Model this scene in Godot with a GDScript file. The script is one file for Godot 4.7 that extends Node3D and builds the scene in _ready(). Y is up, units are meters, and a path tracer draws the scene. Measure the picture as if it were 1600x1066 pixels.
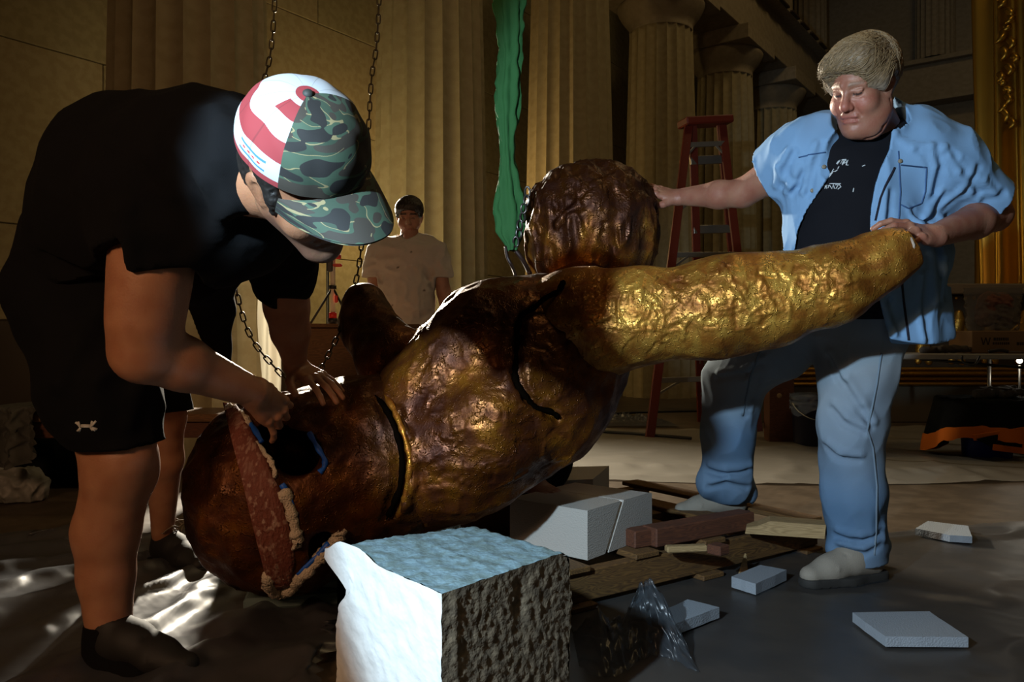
extends Node3D
# A workshop night in a columned hall: a fallen gilded statue being mended by five people.

const FOC := 1244.0
const EYE := 0.78

class Sdf:
	var a := PackedVector3Array()
	var ab := PackedVector3Array()
	var wv := PackedVector3Array()
	var inv := PackedFloat32Array()
	var r0 := PackedFloat32Array()
	var dr := PackedFloat32Array()
	var kk := PackedFloat32Array()
	var q := PackedFloat32Array()
	var kind := PackedInt32Array()
	var pn := PackedVector3Array()
	var pd := PackedFloat32Array()
	var extra = null
	var noise: FastNoiseLite
	var amp := 0.0
	var nscale := Vector3.ONE
	var swell := 0.0
	func add(p0: Vector3, p1: Vector3, ra: float, rb: float, k: float, w: Vector3, qq: float, kd: int):
		var d := p1 - p0
		if qq != 1.0:
			w = w.normalized()
			d += w * (d.dot(w) * (qq - 1.0))
		a.append(p0); ab.append(d); wv.append(w); inv.append(1.0 / maxf(d.length_squared(), 1e-9))
		r0.append(ra); dr.append(rb - ra); kk.append(maxf(k, 1e-4)); q.append(qq); kind.append(kd)
	func cap(p0: Vector3, p1: Vector3, ra: float, rb: float, k := 0.03, w := Vector3.ZERO, qq := 1.0):
		add(p0, p1, ra, rb, k, w, qq, 0)
	func ball(p: Vector3, r: float, k := 0.03, w := Vector3.ZERO, qq := 1.0):
		add(p, p + Vector3(0, 1e-4, 0), r, r, k, w, qq, 0)
	func cut(p0: Vector3, p1: Vector3, ra: float, rb: float, k := 0.01, w := Vector3.ZERO, qq := 1.0):
		add(p0, p1, ra, rb, k, w, qq, 1)
	func chain(pts: Array, rs: Array, k := 0.03, w := Vector3.ZERO, qq := 1.0):
		for i in pts.size() - 1:
			cap(pts[i], pts[i + 1], rs[i], rs[i + 1], k, w, qq)
	func fold(pts: Array, r: float, h: float):
		for i in pts.size() - 1:
			add(pts[i], pts[i + 1], r, r, h, Vector3.ZERO, 1.0, 2)
			kk[kk.size() - 1] = h
	func plane(n: Vector3, p: Vector3):
		pn.append(n.normalized()); pd.append(n.normalized().dot(p))
	func one(i: int, p: Vector3) -> float:
		var v := p - a[i]
		if q[i] != 1.0:
			var w := wv[i]
			v += w * (v.dot(w) * (q[i] - 1.0))
		var t := clampf(v.dot(ab[i]) * inv[i], 0.0, 1.0)
		return (v - ab[i] * t).length() - (r0[i] + dr[i] * t)
	func all() -> PackedInt32Array:
		return PackedInt32Array(range(a.size()))
	func val(p: Vector3, idx: PackedInt32Array) -> float:
		var d := 10.0
		for i in idx:
			var v := p - a[i]
			if q[i] != 1.0:
				var w := wv[i]
				v += w * (v.dot(w) * (q[i] - 1.0))
			var t := clampf(v.dot(ab[i]) * inv[i], 0.0, 1.0)
			var c := (v - ab[i] * t).length() - (r0[i] + dr[i] * t)
			var kd := kind[i]
			var k := kk[i]
			if kd == 0:
				var h := maxf(k - absf(d - c), 0.0)
				d = minf(d, c) - h * h * 0.25 / k
			elif kd == 1:
				var h := maxf(k - absf(d + c), 0.0)
				d = maxf(d, -c) + h * h * 0.25 / k
			else:
				var e := (c + r0[i]) / r0[i]
				if e < 2.5:
					d -= k * exp(-e * e)
		d -= swell
		if noise and absf(d) < 0.08:
			d -= noise.get_noise_3dv(p * nscale) * amp
		for i in pn.size():
			d = maxf(d, pn[i].dot(p) - pd[i])
		if extra != null:
			d = extra.call(p, d)
		return d
	func hit(o: Vector3, dir: Vector3, tmin := 0.3) -> Vector3:
		var idx := all()
		var t := tmin
		for i in 90:
			var d := val(o + dir * t, idx)
			if d < 0.0006:
				break
			t += clampf(d * 0.7, 0.0005, 0.3)
			if t > 14.0:
				break
		return o + dir * t
	func grad(p: Vector3) -> Vector3:
		var idx := all()
		var e := 0.004
		return Vector3(val(p + Vector3(e, 0, 0), idx) - val(p - Vector3(e, 0, 0), idx), val(p + Vector3(0, e, 0), idx) - val(p - Vector3(0, e, 0), idx), val(p + Vector3(0, 0, e), idx) - val(p - Vector3(0, 0, e), idx)).normalized()
	# surface nets over the blocks that the surface crosses
	func mesh(cell: float, color) -> Dictionary:
		var lo := Vector3.ONE * 1e6
		var hi := -lo
		for i in a.size():
			if kind[i] == 0:
				var e := a[i] + ab[i]
				if q[i] != 1.0:
					e = a[i] + ab[i] + wv[i] * (ab[i].dot(wv[i]) * (1.0 / q[i] - 1.0))
				var r := Vector3.ONE * (maxf(r0[i], r0[i] + dr[i]) + absf(swell) + amp + 2.5 * cell)
				lo = lo.min(a[i] - r).min(e - r)
				hi = hi.max(a[i] + r).max(e + r)
		const N := 8
		var nb := Vector3i(((hi - lo) / (cell * N)).ceil())
		var g := nb * N + Vector3i.ONE
		var sy := g.x
		var sz := g.x * g.y
		var f := PackedFloat32Array()
		f.resize(g.x * g.y * g.z)
		f.fill(9.0)
		var ids := PackedInt32Array()
		ids.resize(f.size())
		ids.fill(-1)
		var hd := cell * N * 0.87
		var blocks: Array[Vector3i] = []
		for bz in nb.z: for by in nb.y: for bx in nb.x:
			var base := Vector3i(bx, by, bz) * N
			var c := lo + (Vector3(base) + Vector3.ONE * N * 0.5) * cell
			var near := PackedInt32Array()
			var best := 10.0
			var ds := PackedFloat32Array()
			for i in a.size():
				var di := one(i, c)
				if q[i] != 1.0 and di > 0.0:
					di /= maxf(q[i], 1.0)
				ds.append(di)
				if kind[i] == 0:
					best = minf(best, di)
			if best - swell > hd * 1.15 + amp + 0.03:
				continue
			for i in a.size():
				var lim := 2.0 * hd + maxf(best, 0.0)
				if kind[i] == 0 and ds[i] < lim + kk[i] + 0.02:
					near.append(i)
				elif kind[i] == 1 and ds[i] < hd + kk[i] + 0.02:
					near.append(i)
				elif kind[i] == 2 and ds[i] < hd + 2.0 * r0[i]:
					near.append(i)
			var dc := val(c, near)
			if dc < -hd * 1.3 - 0.02:
				continue
			if dc > hd * 1.3 + 0.02 and extra == null:
				continue
			blocks.append(base)
			for z in N + 1: for y in N + 1:
				var row := (base.z + z) * sz + (base.y + y) * sy + base.x
				for x in N + 1:
					if f[row + x] == 9.0:
						f[row + x] = val(lo + Vector3(base.x + x, base.y + y, base.z + z) * cell, near)
		var V := PackedVector3Array()
		var NM := PackedVector3Array()
		var C := PackedColorArray()
		var I := PackedInt32Array()
		for base in blocks:
			for z in N: for y in N:
				var row := (base.z + z) * sz + (base.y + y) * sy + base.x
				for x in N:
					var o := row + x
					var c0 := f[o]; var c1 := f[o + 1]; var c2 := f[o + sy]; var c3 := f[o + sy + 1]
					var c4 := f[o + sz]; var c5 := f[o + sz + 1]; var c6 := f[o + sz + sy]; var c7 := f[o + sz + sy + 1]
					var m := int(c0 < 0) + int(c1 < 0) + int(c2 < 0) + int(c3 < 0) + int(c4 < 0) + int(c5 < 0) + int(c6 < 0) + int(c7 < 0)
					if m == 0 or m == 8:
						continue
					var s := Vector3.ZERO
					var n := 0
					if (c0 < 0) != (c1 < 0): s += Vector3(c0 / (c0 - c1), 0, 0); n += 1
					if (c2 < 0) != (c3 < 0): s += Vector3(c2 / (c2 - c3), 1, 0); n += 1
					if (c4 < 0) != (c5 < 0): s += Vector3(c4 / (c4 - c5), 0, 1); n += 1
					if (c6 < 0) != (c7 < 0): s += Vector3(c6 / (c6 - c7), 1, 1); n += 1
					if (c0 < 0) != (c2 < 0): s += Vector3(0, c0 / (c0 - c2), 0); n += 1
					if (c1 < 0) != (c3 < 0): s += Vector3(1, c1 / (c1 - c3), 0); n += 1
					if (c4 < 0) != (c6 < 0): s += Vector3(0, c4 / (c4 - c6), 1); n += 1
					if (c5 < 0) != (c7 < 0): s += Vector3(1, c5 / (c5 - c7), 1); n += 1
					if (c0 < 0) != (c4 < 0): s += Vector3(0, 0, c0 / (c0 - c4)); n += 1
					if (c1 < 0) != (c5 < 0): s += Vector3(1, 0, c1 / (c1 - c5)); n += 1
					if (c2 < 0) != (c6 < 0): s += Vector3(0, 1, c2 / (c2 - c6)); n += 1
					if (c3 < 0) != (c7 < 0): s += Vector3(1, 1, c3 / (c3 - c7)); n += 1
					s /= maxf(n, 1)
					ids[o] = V.size()
					var p := lo + (Vector3(base.x + x, base.y + y, base.z + z) + s) * cell
					V.append(p)
					var gx := lerpf(lerpf(c1 - c0, c3 - c2, s.y), lerpf(c5 - c4, c7 - c6, s.y), s.z)
					var gy := lerpf(lerpf(c2 - c0, c3 - c1, s.x), lerpf(c6 - c4, c7 - c5, s.x), s.z)
					var gz := lerpf(lerpf(c4 - c0, c5 - c1, s.x), lerpf(c6 - c2, c7 - c3, s.x), s.y)
					var nv := Vector3(gx, gy, gz).normalized()
					NM.append(nv)
					C.append(color.call(p, nv) if color != null else Color.WHITE)
		for base in blocks:
			for z in N: for y in N:
				var row := (base.z + z) * sz + (base.y + y) * sy + base.x
				for x in N:
					var o := row + x
					if ids[o] < 0:
						continue
					var i0 := f[o] < 0
					for ax in 3:
						var st := 1 if ax == 0 else (sy if ax == 1 else sz)
						var u := sy if ax == 0 else (sz if ax == 1 else 1)
						var w := sz if ax == 0 else (1 if ax == 1 else sy)
						if i0 == (f[o + st] < 0) or o - u - w < 0:
							continue
						var v0 := ids[o]; var v1 := ids[o - u]; var v2 := ids[o - u - w]; var v3 := ids[o - w]
						if v1 < 0 or v2 < 0 or v3 < 0:
							continue
						if i0:
							I.append_array([v0, v2, v1, v0, v3, v2])
						else:
							I.append_array([v0, v1, v2, v0, v2, v3])
		return {"v": V, "n": NM, "c": C, "i": I}

# ---------------------------------------------------------------- small tools
var jobs: Array = []
var rng := RandomNumberGenerator.new()
var taken := {}

func W(x: float, y: float, z: float) -> Vector3:
	return Vector3((x - 800.0) * z / FOC, EYE - (y - 533.0) * z / FOC, -z)

func floor_at(x: float, y: float, h := 0.0) -> Vector3:
	var z := (EYE - h) * FOC / (y - 533.0)
	return Vector3((x - 800.0) * z / FOC, h, -z)

func pick(s: Sdf, x: float, y: float, tmin := 0.3) -> Vector3:
	return s.hit(Vector3(0, EYE, 0), Vector3((x - 800.0) / FOC, (533.0 - y) / FOC, -1.0).normalized(), tmin)

func picks(s: Sdf, xy: Array, tmin := 0.3) -> Array:
	var out := []
	for i in range(0, xy.size(), 2):
		out.append(pick(s, xy[i], xy[i + 1], tmin))
	return out

func lin(r: float, g: float, b: float) -> Color:
	return Color(r, g, b)

func hexl(h: String) -> Color:
	return Color(h).srgb_to_linear()

func numbered(called: String) -> String:
	if not taken.has(called):
		taken[called] = 0
		return called
	taken[called] += 1
	return "%s_%03d" % [called, taken[called]]

func tag(o: Node, label: String, category: String, group := "") -> Node:
	o.set_meta("label", label)
	o.set_meta("category", category)
	if group != "":
		o.set_meta("group", group)
	return o

func thing(called: String, label: String, category: String, at := Vector3.ZERO, turn := 0.0, group := "") -> Node3D:
	var o := Node3D.new()
	o.name = numbered(called)
	add_child(o)
	o.position = at
	o.rotation.y = turn
	tag(o, label, category, group)
	return o

func put(called: String, mesh: Mesh, m: Material, parent: Node = null) -> MeshInstance3D:
	var o := MeshInstance3D.new()
	o.mesh = mesh
	o.material_override = m
	if parent == null:
		o.name = numbered(called)
		add_child(o)
	else:
		o.name = called
		parent.add_child(o, true)
	return o

func obj(called: String, st: SurfaceTool, m: Material, parent: Node = null) -> MeshInstance3D:
	return put(called, st.commit(), m, parent)

func struct(called: String, st: SurfaceTool, m: Material, label: String) -> MeshInstance3D:
	var o := obj(called, st, m)
	o.set_meta("kind", "structure")
	o.set_meta("label", label)
	return o

func tool_() -> SurfaceTool:
	var st := SurfaceTool.new()
	st.begin(Mesh.PRIMITIVE_TRIANGLES)
	return st

func later(called: String, fields: Array, m: Material, parent: Node) -> MeshInstance3D:
	# fields: [[sdf, cell, colour callable], ...] meshed later, together, into ONE mesh
	var o := MeshInstance3D.new()
	o.material_override = m
	o.name = called
	parent.add_child(o, true)
	jobs.append({"node": o, "fields": fields, "off": place_of(parent)})
	return o

func place_of(n: Node) -> Vector3:
	var p := Vector3.ZERO
	while n is Node3D and n != self:
		p += n.position
		n = n.get_parent()
	return p

func run_jobs():
	var flat := []
	for j in jobs:
		j.out = []
		j.out.resize(j.fields.size())
		for k in j.fields.size():
			flat.append([j, k])
	var work := func(i: int):
		var j = flat[i][0]
		var fl = j.fields[flat[i][1]]
		j.out[flat[i][1]] = fl[0].mesh(fl[1], fl[2])
	var g := WorkerThreadPool.add_group_task(work, flat.size(), 4, true)
	WorkerThreadPool.wait_for_group_task_completion(g)
	for j in jobs:
		var V := PackedVector3Array()
		var NM := PackedVector3Array()
		var C := PackedColorArray()
		var I := PackedInt32Array()
		for d in j.out:
			var b := V.size()
			V.append_array(d.v); NM.append_array(d.n); C.append_array(d.c)
			var ix: PackedInt32Array = d.i
			for k in ix.size():
				ix[k] += b
			I.append_array(ix)
		var off: Vector3 = j.off
		for k in V.size():
			V[k] -= off
		var arr := []
		arr.resize(Mesh.ARRAY_MAX)
		arr[Mesh.ARRAY_VERTEX] = V
		arr[Mesh.ARRAY_NORMAL] = NM
		arr[Mesh.ARRAY_COLOR] = C
		arr[Mesh.ARRAY_INDEX] = I
		var am := ArrayMesh.new()
		if V.size() > 0:
			am.add_surface_from_arrays(Mesh.PRIMITIVE_TRIANGLES, arr)
		j.node.mesh = am

func quad(st: SurfaceTool, p: Vector3, q: Vector3, r: Vector3, s: Vector3):
	# corners clockwise as seen from outside
	for v in [p, q, r, p, r, s]:
		st.add_vertex(v)

func box(st: SurfaceTool, x: Transform3D, size: Vector3, b := 0.004):
	# a box with chamfered edges
	var h := size * 0.5
	b = minf(b, minf(h.x, minf(h.y, h.z)) * 0.5)
	st.set_smooth_group(-1)
	var pt := func(ax: int, s: Vector3) -> Vector3:
		var v := Vector3(h.x - b, h.y - b, h.z - b)
		v[ax] = h[ax]
		return x * (v * s)
	var flip := x.basis.determinant() < 0
	var face := func(l: Array):
		var c: Vector3 = Vector3.ZERO
		for v in l: c += v
		c /= l.size()
		var n: Vector3 = (l[1] - l[0]).cross(l[2] - l[0])
		if n.dot(c - x.origin) > 0: l.reverse()
		for k in range(1, l.size() - 1):
			st.add_vertex(l[0]); st.add_vertex(l[k]); st.add_vertex(l[k + 1])
	for ax in 3:
		var u := (ax + 1) % 3
		var w := (ax + 2) % 3
		for sg in [-1.0, 1.0]:
			var c := []
			for su in [[-1.0, -1.0], [1.0, -1.0], [1.0, 1.0], [-1.0, 1.0]]:
				var s := Vector3.ONE
				s[ax] = sg; s[u] = su[0]; s[w] = su[1]
				c.append(pt.call(ax, s))
			face.call(c)
			for s2 in [-1.0, 1.0]:
				var s0 := Vector3.ONE
				var s1 := Vector3.ONE
				s0[ax] = sg; s0[u] = s2; s0[w] = -1.0
				s1[ax] = sg; s1[u] = s2; s1[w] = 1.0
				face.call([pt.call(ax, s0), pt.call(ax, s1), pt.call(u, s1), pt.call(u, s0)])
	for sx in [-1.0, 1.0]: for sy in [-1.0, 1.0]: for sz in [-1.0, 1.0]:
		var s := Vector3(sx, sy, sz)
		face.call([pt.call(0, s), pt.call(1, s), pt.call(2, s)])

func boxes(size: Vector3, b := 0.004) -> ArrayMesh:
	var st := tool_()
	box(st, Transform3D(), size, b)
	st.generate_normals()
	return st.commit()

func bar(st: SurfaceTool, p: Vector3, q: Vector3, w: float, h: float, up := Vector3.UP, b := 0.003):
	var z := (q - p).normalized()
	var x := up.cross(z).normalized()
	var y := z.cross(x)
	box(st, Transform3D(Basis(x, y, z), (p + q) * 0.5), Vector3(w, h, (q - p).length()), b)

func tube(st: SurfaceTool, pts: Array, rad, sides := 8, closed := false):
	var n := pts.size()
	st.set_smooth_group(0)
	var rings := []
	var ref := Vector3(0.31, 0.83, 0.47)
	var prev := Vector3.ZERO
	for i in n:
		var t: Vector3
		if closed:
			t = (pts[(i + 1) % n] - pts[(i - 1 + n) % n]).normalized()
		else:
			t = (pts[mini(i + 1, n - 1)] - pts[maxi(i - 1, 0)]).normalized()
		var x := (prev - t * prev.dot(t)) if prev != Vector3.ZERO else ref.cross(t)
		if x.length() < 1e-5:
			x = Vector3.RIGHT.cross(t)
		x = x.normalized()
		prev = x
		var y := t.cross(x)
		var r: float = rad[i] if rad is Array else rad
		var ring := []
		for k in sides:
			var an := TAU * k / sides
			ring.append(pts[i] + (x * cos(an) + y * sin(an)) * r)
		rings.append(ring)
	for i in (n if closed else n - 1):
		for k in sides:
			var r0: Array = rings[i]
			var r1: Array = rings[(i + 1) % n]
			var k1 := (k + 1) % sides
			quad(st, r0[k], r0[k1], r1[k1], r1[k])
	if not closed:
		for e in [0, n - 1]:
			for k in range(1, sides - 1):
				var l := [rings[e][0], rings[e][k], rings[e][k + 1]]
				if e == 0: l.reverse()
				for v in l: st.add_vertex(v)

func lathe(st: SurfaceTool, prof: Array, sides := 32, x := Transform3D(), smooth := 1):
	st.set_smooth_group(smooth if smooth > 0 else -1)
	for i in prof.size() - 1:
		var a: Vector2 = prof[i]
		var b: Vector2 = prof[i + 1]
		for k in sides:
			var t0 := TAU * k / sides
			var t1 := TAU * (k + 1) / sides
			var p0 := x * Vector3(a.x * cos(t0), a.y, a.x * sin(t0))
			var p1 := x * Vector3(a.x * cos(t1), a.y, a.x * sin(t1))
			var p2 := x * Vector3(b.x * cos(t1), b.y, b.x * sin(t1))
			var p3 := x * Vector3(b.x * cos(t0), b.y, b.x * sin(t0))
			quad(st, p0, p1, p2, p3)

func prism(st: SurfaceTool, poly: PackedVector2Array, depth: float, x := Transform3D()):
	# outline in the local xy plane, extruded along z, both sides closed
	if not Geometry2D.is_polygon_clockwise(poly):
		poly.reverse()
	st.set_smooth_group(-1)
	var tri := Geometry2D.triangulate_polygon(poly)
	for k in range(0, tri.size(), 3):
		var p := [poly[tri[k]], poly[tri[k + 1]], poly[tri[k + 2]]]
		if (p[1] - p[0]).cross(p[2] - p[0]) > 0: p.reverse()
		for v in p: st.add_vertex(x * Vector3(v.x, v.y, depth * 0.5))
		p.reverse()
		for v in p: st.add_vertex(x * Vector3(v.x, v.y, -depth * 0.5))
	for k in poly.size():
		var a := poly[k]
		var b := poly[(k + 1) % poly.size()]
		quad(st, x * Vector3(a.x, a.y, -depth * 0.5), x * Vector3(b.x, b.y, -depth * 0.5), x * Vector3(b.x, b.y, depth * 0.5), x * Vector3(a.x, a.y, depth * 0.5))

func sheet(st: SurfaceTool, nu: int, nv: int, f: Callable, two := 0.0):
	# a curved surface f(u, v) -> Vector3
	st.set_smooth_group(0)
	for i in nu: for j in nv:
		var p = f.call(float(i) / nu, float(j) / nv)
		var q = f.call(float(i + 1) / nu, float(j) / nv)
		var r = f.call(float(i + 1) / nu, float(j + 1) / nv)
		var s = f.call(float(i) / nu, float(j + 1) / nv)
		quad(st, p, q, r, s)

func fine(st: SurfaceTool) -> SurfaceTool:
	st.generate_normals()
	return st

# ---------------------------------------------------------------- materials
func noise_img(size: int, freq: float, oct: int, seed_: int, type := FastNoiseLite.TYPE_SIMPLEX_SMOOTH, fractal := FastNoiseLite.FRACTAL_FBM, gain := 0.5) -> Image:
	var n := FastNoiseLite.new()
	n.noise_type = type
	n.frequency = freq
	n.fractal_type = fractal if oct > 1 or fractal != FastNoiseLite.FRACTAL_FBM else FastNoiseLite.FRACTAL_NONE
	n.fractal_octaves = oct
	n.fractal_gain = gain
	n.seed = seed_
	return n.get_seamless_image(size, size)

var cache := {}
func ramp_tex(key: String, size: int, freq: float, oct: int, seed_: int, c0: Color, c1: Color, lo := 0.0, hi := 1.0, type := FastNoiseLite.TYPE_SIMPLEX_SMOOTH) -> ImageTexture:
	if cache.has(key):
		return cache[key]
	var im := noise_img(size, freq, oct, seed_, type)
	var out := Image.create_empty(size, size, false, Image.FORMAT_RGB8)
	for y in size: for x in size:
		var t := smoothstep(lo, hi, im.get_pixel(x, y).r)
		out.set_pixel(x, y, c0.lerp(c1, t))
	cache[key] = ImageTexture.create_from_image(out)
	return cache[key]

func grey_tex(key: String, size: int, freq: float, oct: int, seed_: int, type := FastNoiseLite.TYPE_SIMPLEX_SMOOTH, fractal := FastNoiseLite.FRACTAL_FBM, gain := 0.5) -> ImageTexture:
	if not cache.has(key):
		cache[key] = ImageTexture.create_from_image(noise_img(size, freq, oct, seed_, type, fractal, gain))
	return cache[key]

func weave_tex() -> ImageTexture:
	if not cache.has("weave"):
		var im := Image.create_empty(128, 128, false, Image.FORMAT_L8)
		var r := RandomNumberGenerator.new()
		r.seed = 3
		for y in 128: for x in 128:
			var t := 0.5 + 0.25 * sin(TAU * (x + y) / 8.0) + r.randf_range(-0.2, 0.2)
			im.set_pixel(x, y, Color(t, t, t))
		cache["weave"] = ImageTexture.create_from_image(im)
	return cache["weave"]

func mat(c: Color, rough := 0.7, metal := 0.0) -> StandardMaterial3D:
	var m := StandardMaterial3D.new()
	m.albedo_color = c
	m.roughness = rough
	m.metallic = metal
	return m

func tri(m: StandardMaterial3D, scale: Vector3) -> StandardMaterial3D:
	m.uv1_triplanar = true
	m.uv1_scale = scale
	return m

func relief(m: StandardMaterial3D, t: Texture2D, cm: float) -> StandardMaterial3D:
	m.heightmap_enabled = true
	m.heightmap_texture = t
	m.heightmap_scale = cm
	return m

func painted(m: StandardMaterial3D) -> StandardMaterial3D:
	m.vertex_color_use_as_albedo = true
	m.albedo_color = Color.WHITE
	return m

# ---------------------------------------------------------------- people: heads, hands, shoes
func frame(f: Vector3, u: Vector3) -> Basis:
	f = f.normalized()
	u = (u - f * u.dot(f)).normalized()
	return Basis(u.cross(f), u, f)

func head(s: Sdf, T: Transform3D, heavy := 0.0):
	# local axes: x across, y up, z towards the face; the head is 0.24 tall
	var P := func(x, y, z) -> Vector3: return T * Vector3(x, y, z)
	var k := T.basis.get_scale().x
	var X := T.basis.x.normalized()
	var Z := T.basis.z.normalized()
	s.cap(P.call(0, 0.05, -0.03), P.call(0, 0.052, 0.012), 0.086 * k, 0.08 * k, 0.02, X, 1.14)
	s.cap(P.call(0, 0.0, -0.02), P.call(0, -0.01, 0.03), 0.068 * k, 0.062 * k, 0.03)
	var jw := 0.043 + 0.012 * heavy
	for e in [-1.0, 1.0]:
		s.cap(P.call(e * jw, -0.04, 0.0), P.call(e * 0.016, -0.094, 0.062), (0.026 + 0.008 * heavy) * k, 0.021 * k, 0.03)
		s.ball(P.call(e * (0.038 + 0.006 * heavy), -0.026, 0.056), (0.031 + 0.006 * heavy) * k, 0.025)
		s.cap(P.call(e * 0.012, 0.032, 0.088), P.call(e * 0.046, 0.03, 0.07), 0.0098 * k, 0.0085 * k, 0.014)
	s.cap(P.call(0, -0.06, 0.06), P.call(0, -0.09, 0.068), 0.034 * k, 0.024 * k, 0.025)
	for e in [-1.0, 1.0]:
		s.cut(P.call(e * 0.031, 0.011, 0.104), P.call(e * 0.035, 0.009, 0.1), 0.017 * k, 0.016 * k, 0.014)
		s.ball(P.call(e * 0.031, 0.009, 0.0775), 0.0125 * k, 0.004)
		s.cap(P.call(e * 0.018, 0.0165, 0.088), P.call(e * 0.044, 0.0165, 0.082), 0.0045 * k, 0.004 * k, 0.006)
		s.fold([P.call(e * 0.02, 0.006, 0.092), P.call(e * 0.043, 0.005, 0.085)], 0.0035 * k, -0.0022 * k)
		s.fold([P.call(e * 0.017, -0.006, 0.09), P.call(e * 0.044, -0.008, 0.083)], 0.006 * k, 0.002 * k)
	s.cap(P.call(0, 0.02, 0.088), P.call(0, -0.02, 0.108), 0.009 * k, 0.0125 * k, 0.012)
	s.ball(P.call(0, -0.021, 0.106), (0.0135 + 0.003 * heavy) * k, 0.008)
	for e in [-1.0, 1.0]:
		s.ball(P.call(e * 0.0135, -0.025, 0.096), (0.0095 + 0.002 * heavy) * k, 0.007)
		s.cut(P.call(e * 0.007, -0.037, 0.103), P.call(e * 0.008, -0.03, 0.101), 0.0038 * k, 0.0035 * k, 0.003)
		s.fold([P.call(e * 0.02, -0.022, 0.095), P.call(e * 0.034, -0.052, 0.082)], 0.006 * k, (-0.0028 - 0.001 * heavy) * k)
	s.cap(P.call(-0.019, -0.053, 0.087), P.call(0.019, -0.053, 0.087), 0.0058 * k, 0.0058 * k, 0.008)
	s.cap(P.call(-0.015, -0.064, 0.087), P.call(0.015, -0.064, 0.087), 0.0062 * k, 0.0062 * k, 0.008)
	s.fold([P.call(-0.024, -0.06, 0.088), P.call(0, -0.058, 0.097), P.call(0.024, -0.06, 0.088)], 0.004 * k, -0.0055 * k)
	s.fold([P.call(-0.016, -0.077, 0.09), P.call(0.016, -0.077, 0.09)], 0.007 * k, -0.003 * k)
	s.ball(P.call(0, -0.092, 0.074), 0.0185 * k, 0.015)
	for e in [-1.0, 1.0]:
		# the ear: a flattened shell with a hollow
		s.cap(P.call(e * 0.079, 0.012, -0.012), P.call(e * 0.074, -0.018, -0.002), 0.021 * k, 0.013 * k, 0.006, (X + Z * 0.35 * e).normalized(), 2.3)
		s.cut(P.call(e * 0.089, 0.012, -0.006), P.call(e * 0.086, -0.008, 0.0), 0.009 * k, 0.007 * k, 0.004)

func neck(s: Sdf, T: Transform3D, base: Vector3, r: float):
	s.cap(T * Vector3(0, -0.04, -0.022), base, r * 0.95, r * 1.1, 0.03)

func hand(s: Sdf, T: Transform3D, curls: Array, thumb: Array, spread := 1.0):
	# local axes: y along the fingers, x to the thumb's side, z out of the back of the hand
	var k := T.basis.x.length()
	var Zw := T.basis.z.normalized()
	var kn := [Vector3(0.031, 0.084, 0), Vector3(0.0105, 0.091, 0.003), Vector3(-0.0105, 0.086, 0.002), Vector3(-0.03, 0.075, -0.002)]
	var ln := [[0.043, 0.026, 0.021], [0.047, 0.03, 0.022], [0.043, 0.028, 0.022], [0.034, 0.021, 0.019]]
	var rad := [0.0094, 0.0097, 0.0092, 0.0082]
	for i in 4:
		s.cap(T * Vector3(kn[i].x * 0.55, 0.004, -0.002), T * (kn[i] + Vector3(0, -0.006, -0.004)), 0.0175 * k, 0.0125 * k, 0.012 * k, Zw, 1.12)
	s.cap(T * Vector3(-0.021, 0.02, -0.008), T * Vector3(-0.028, 0.055, -0.008), 0.014 * k, 0.013 * k, 0.012 * k)
	for i in 4:
		var fan := deg_to_rad([9.0, 2.0, -5.0, -13.0][i] * spread)
		var p: Vector3 = kn[i]
		var ang := 0.0
		var r: float = rad[i]
		s.ball(T * (p + Vector3(0, 0, 0.001)), r * 1.2 * k, 0.006 * k)
		for j in 3:
			ang += deg_to_rad(curls[i][j])
			var d := Vector3(sin(fan) * cos(ang), cos(fan) * cos(ang), -sin(ang))
			var p2: Vector3 = p + d * ln[i][j]
			s.cap(T * p, T * p2, r * k, r * 0.92 * k, (0.006 if j == 0 else 0.003) * k)
			p = p2
			r *= 0.92
	var b := Vector3(0.02, 0.016, -0.008)
	var tl := [0.046, 0.032, 0.026]
	var tr := [0.0165, 0.0125, 0.0112, 0.0092]
	for j in 3:
		var d2: Vector3 = thumb[j].normalized()
		var e: Vector3 = b + d2 * tl[j]
		s.cap(T * b, T * e, tr[j] * k, tr[j + 1] * k, (0.014 if j == 0 else 0.004) * k)
		b = e

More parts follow.
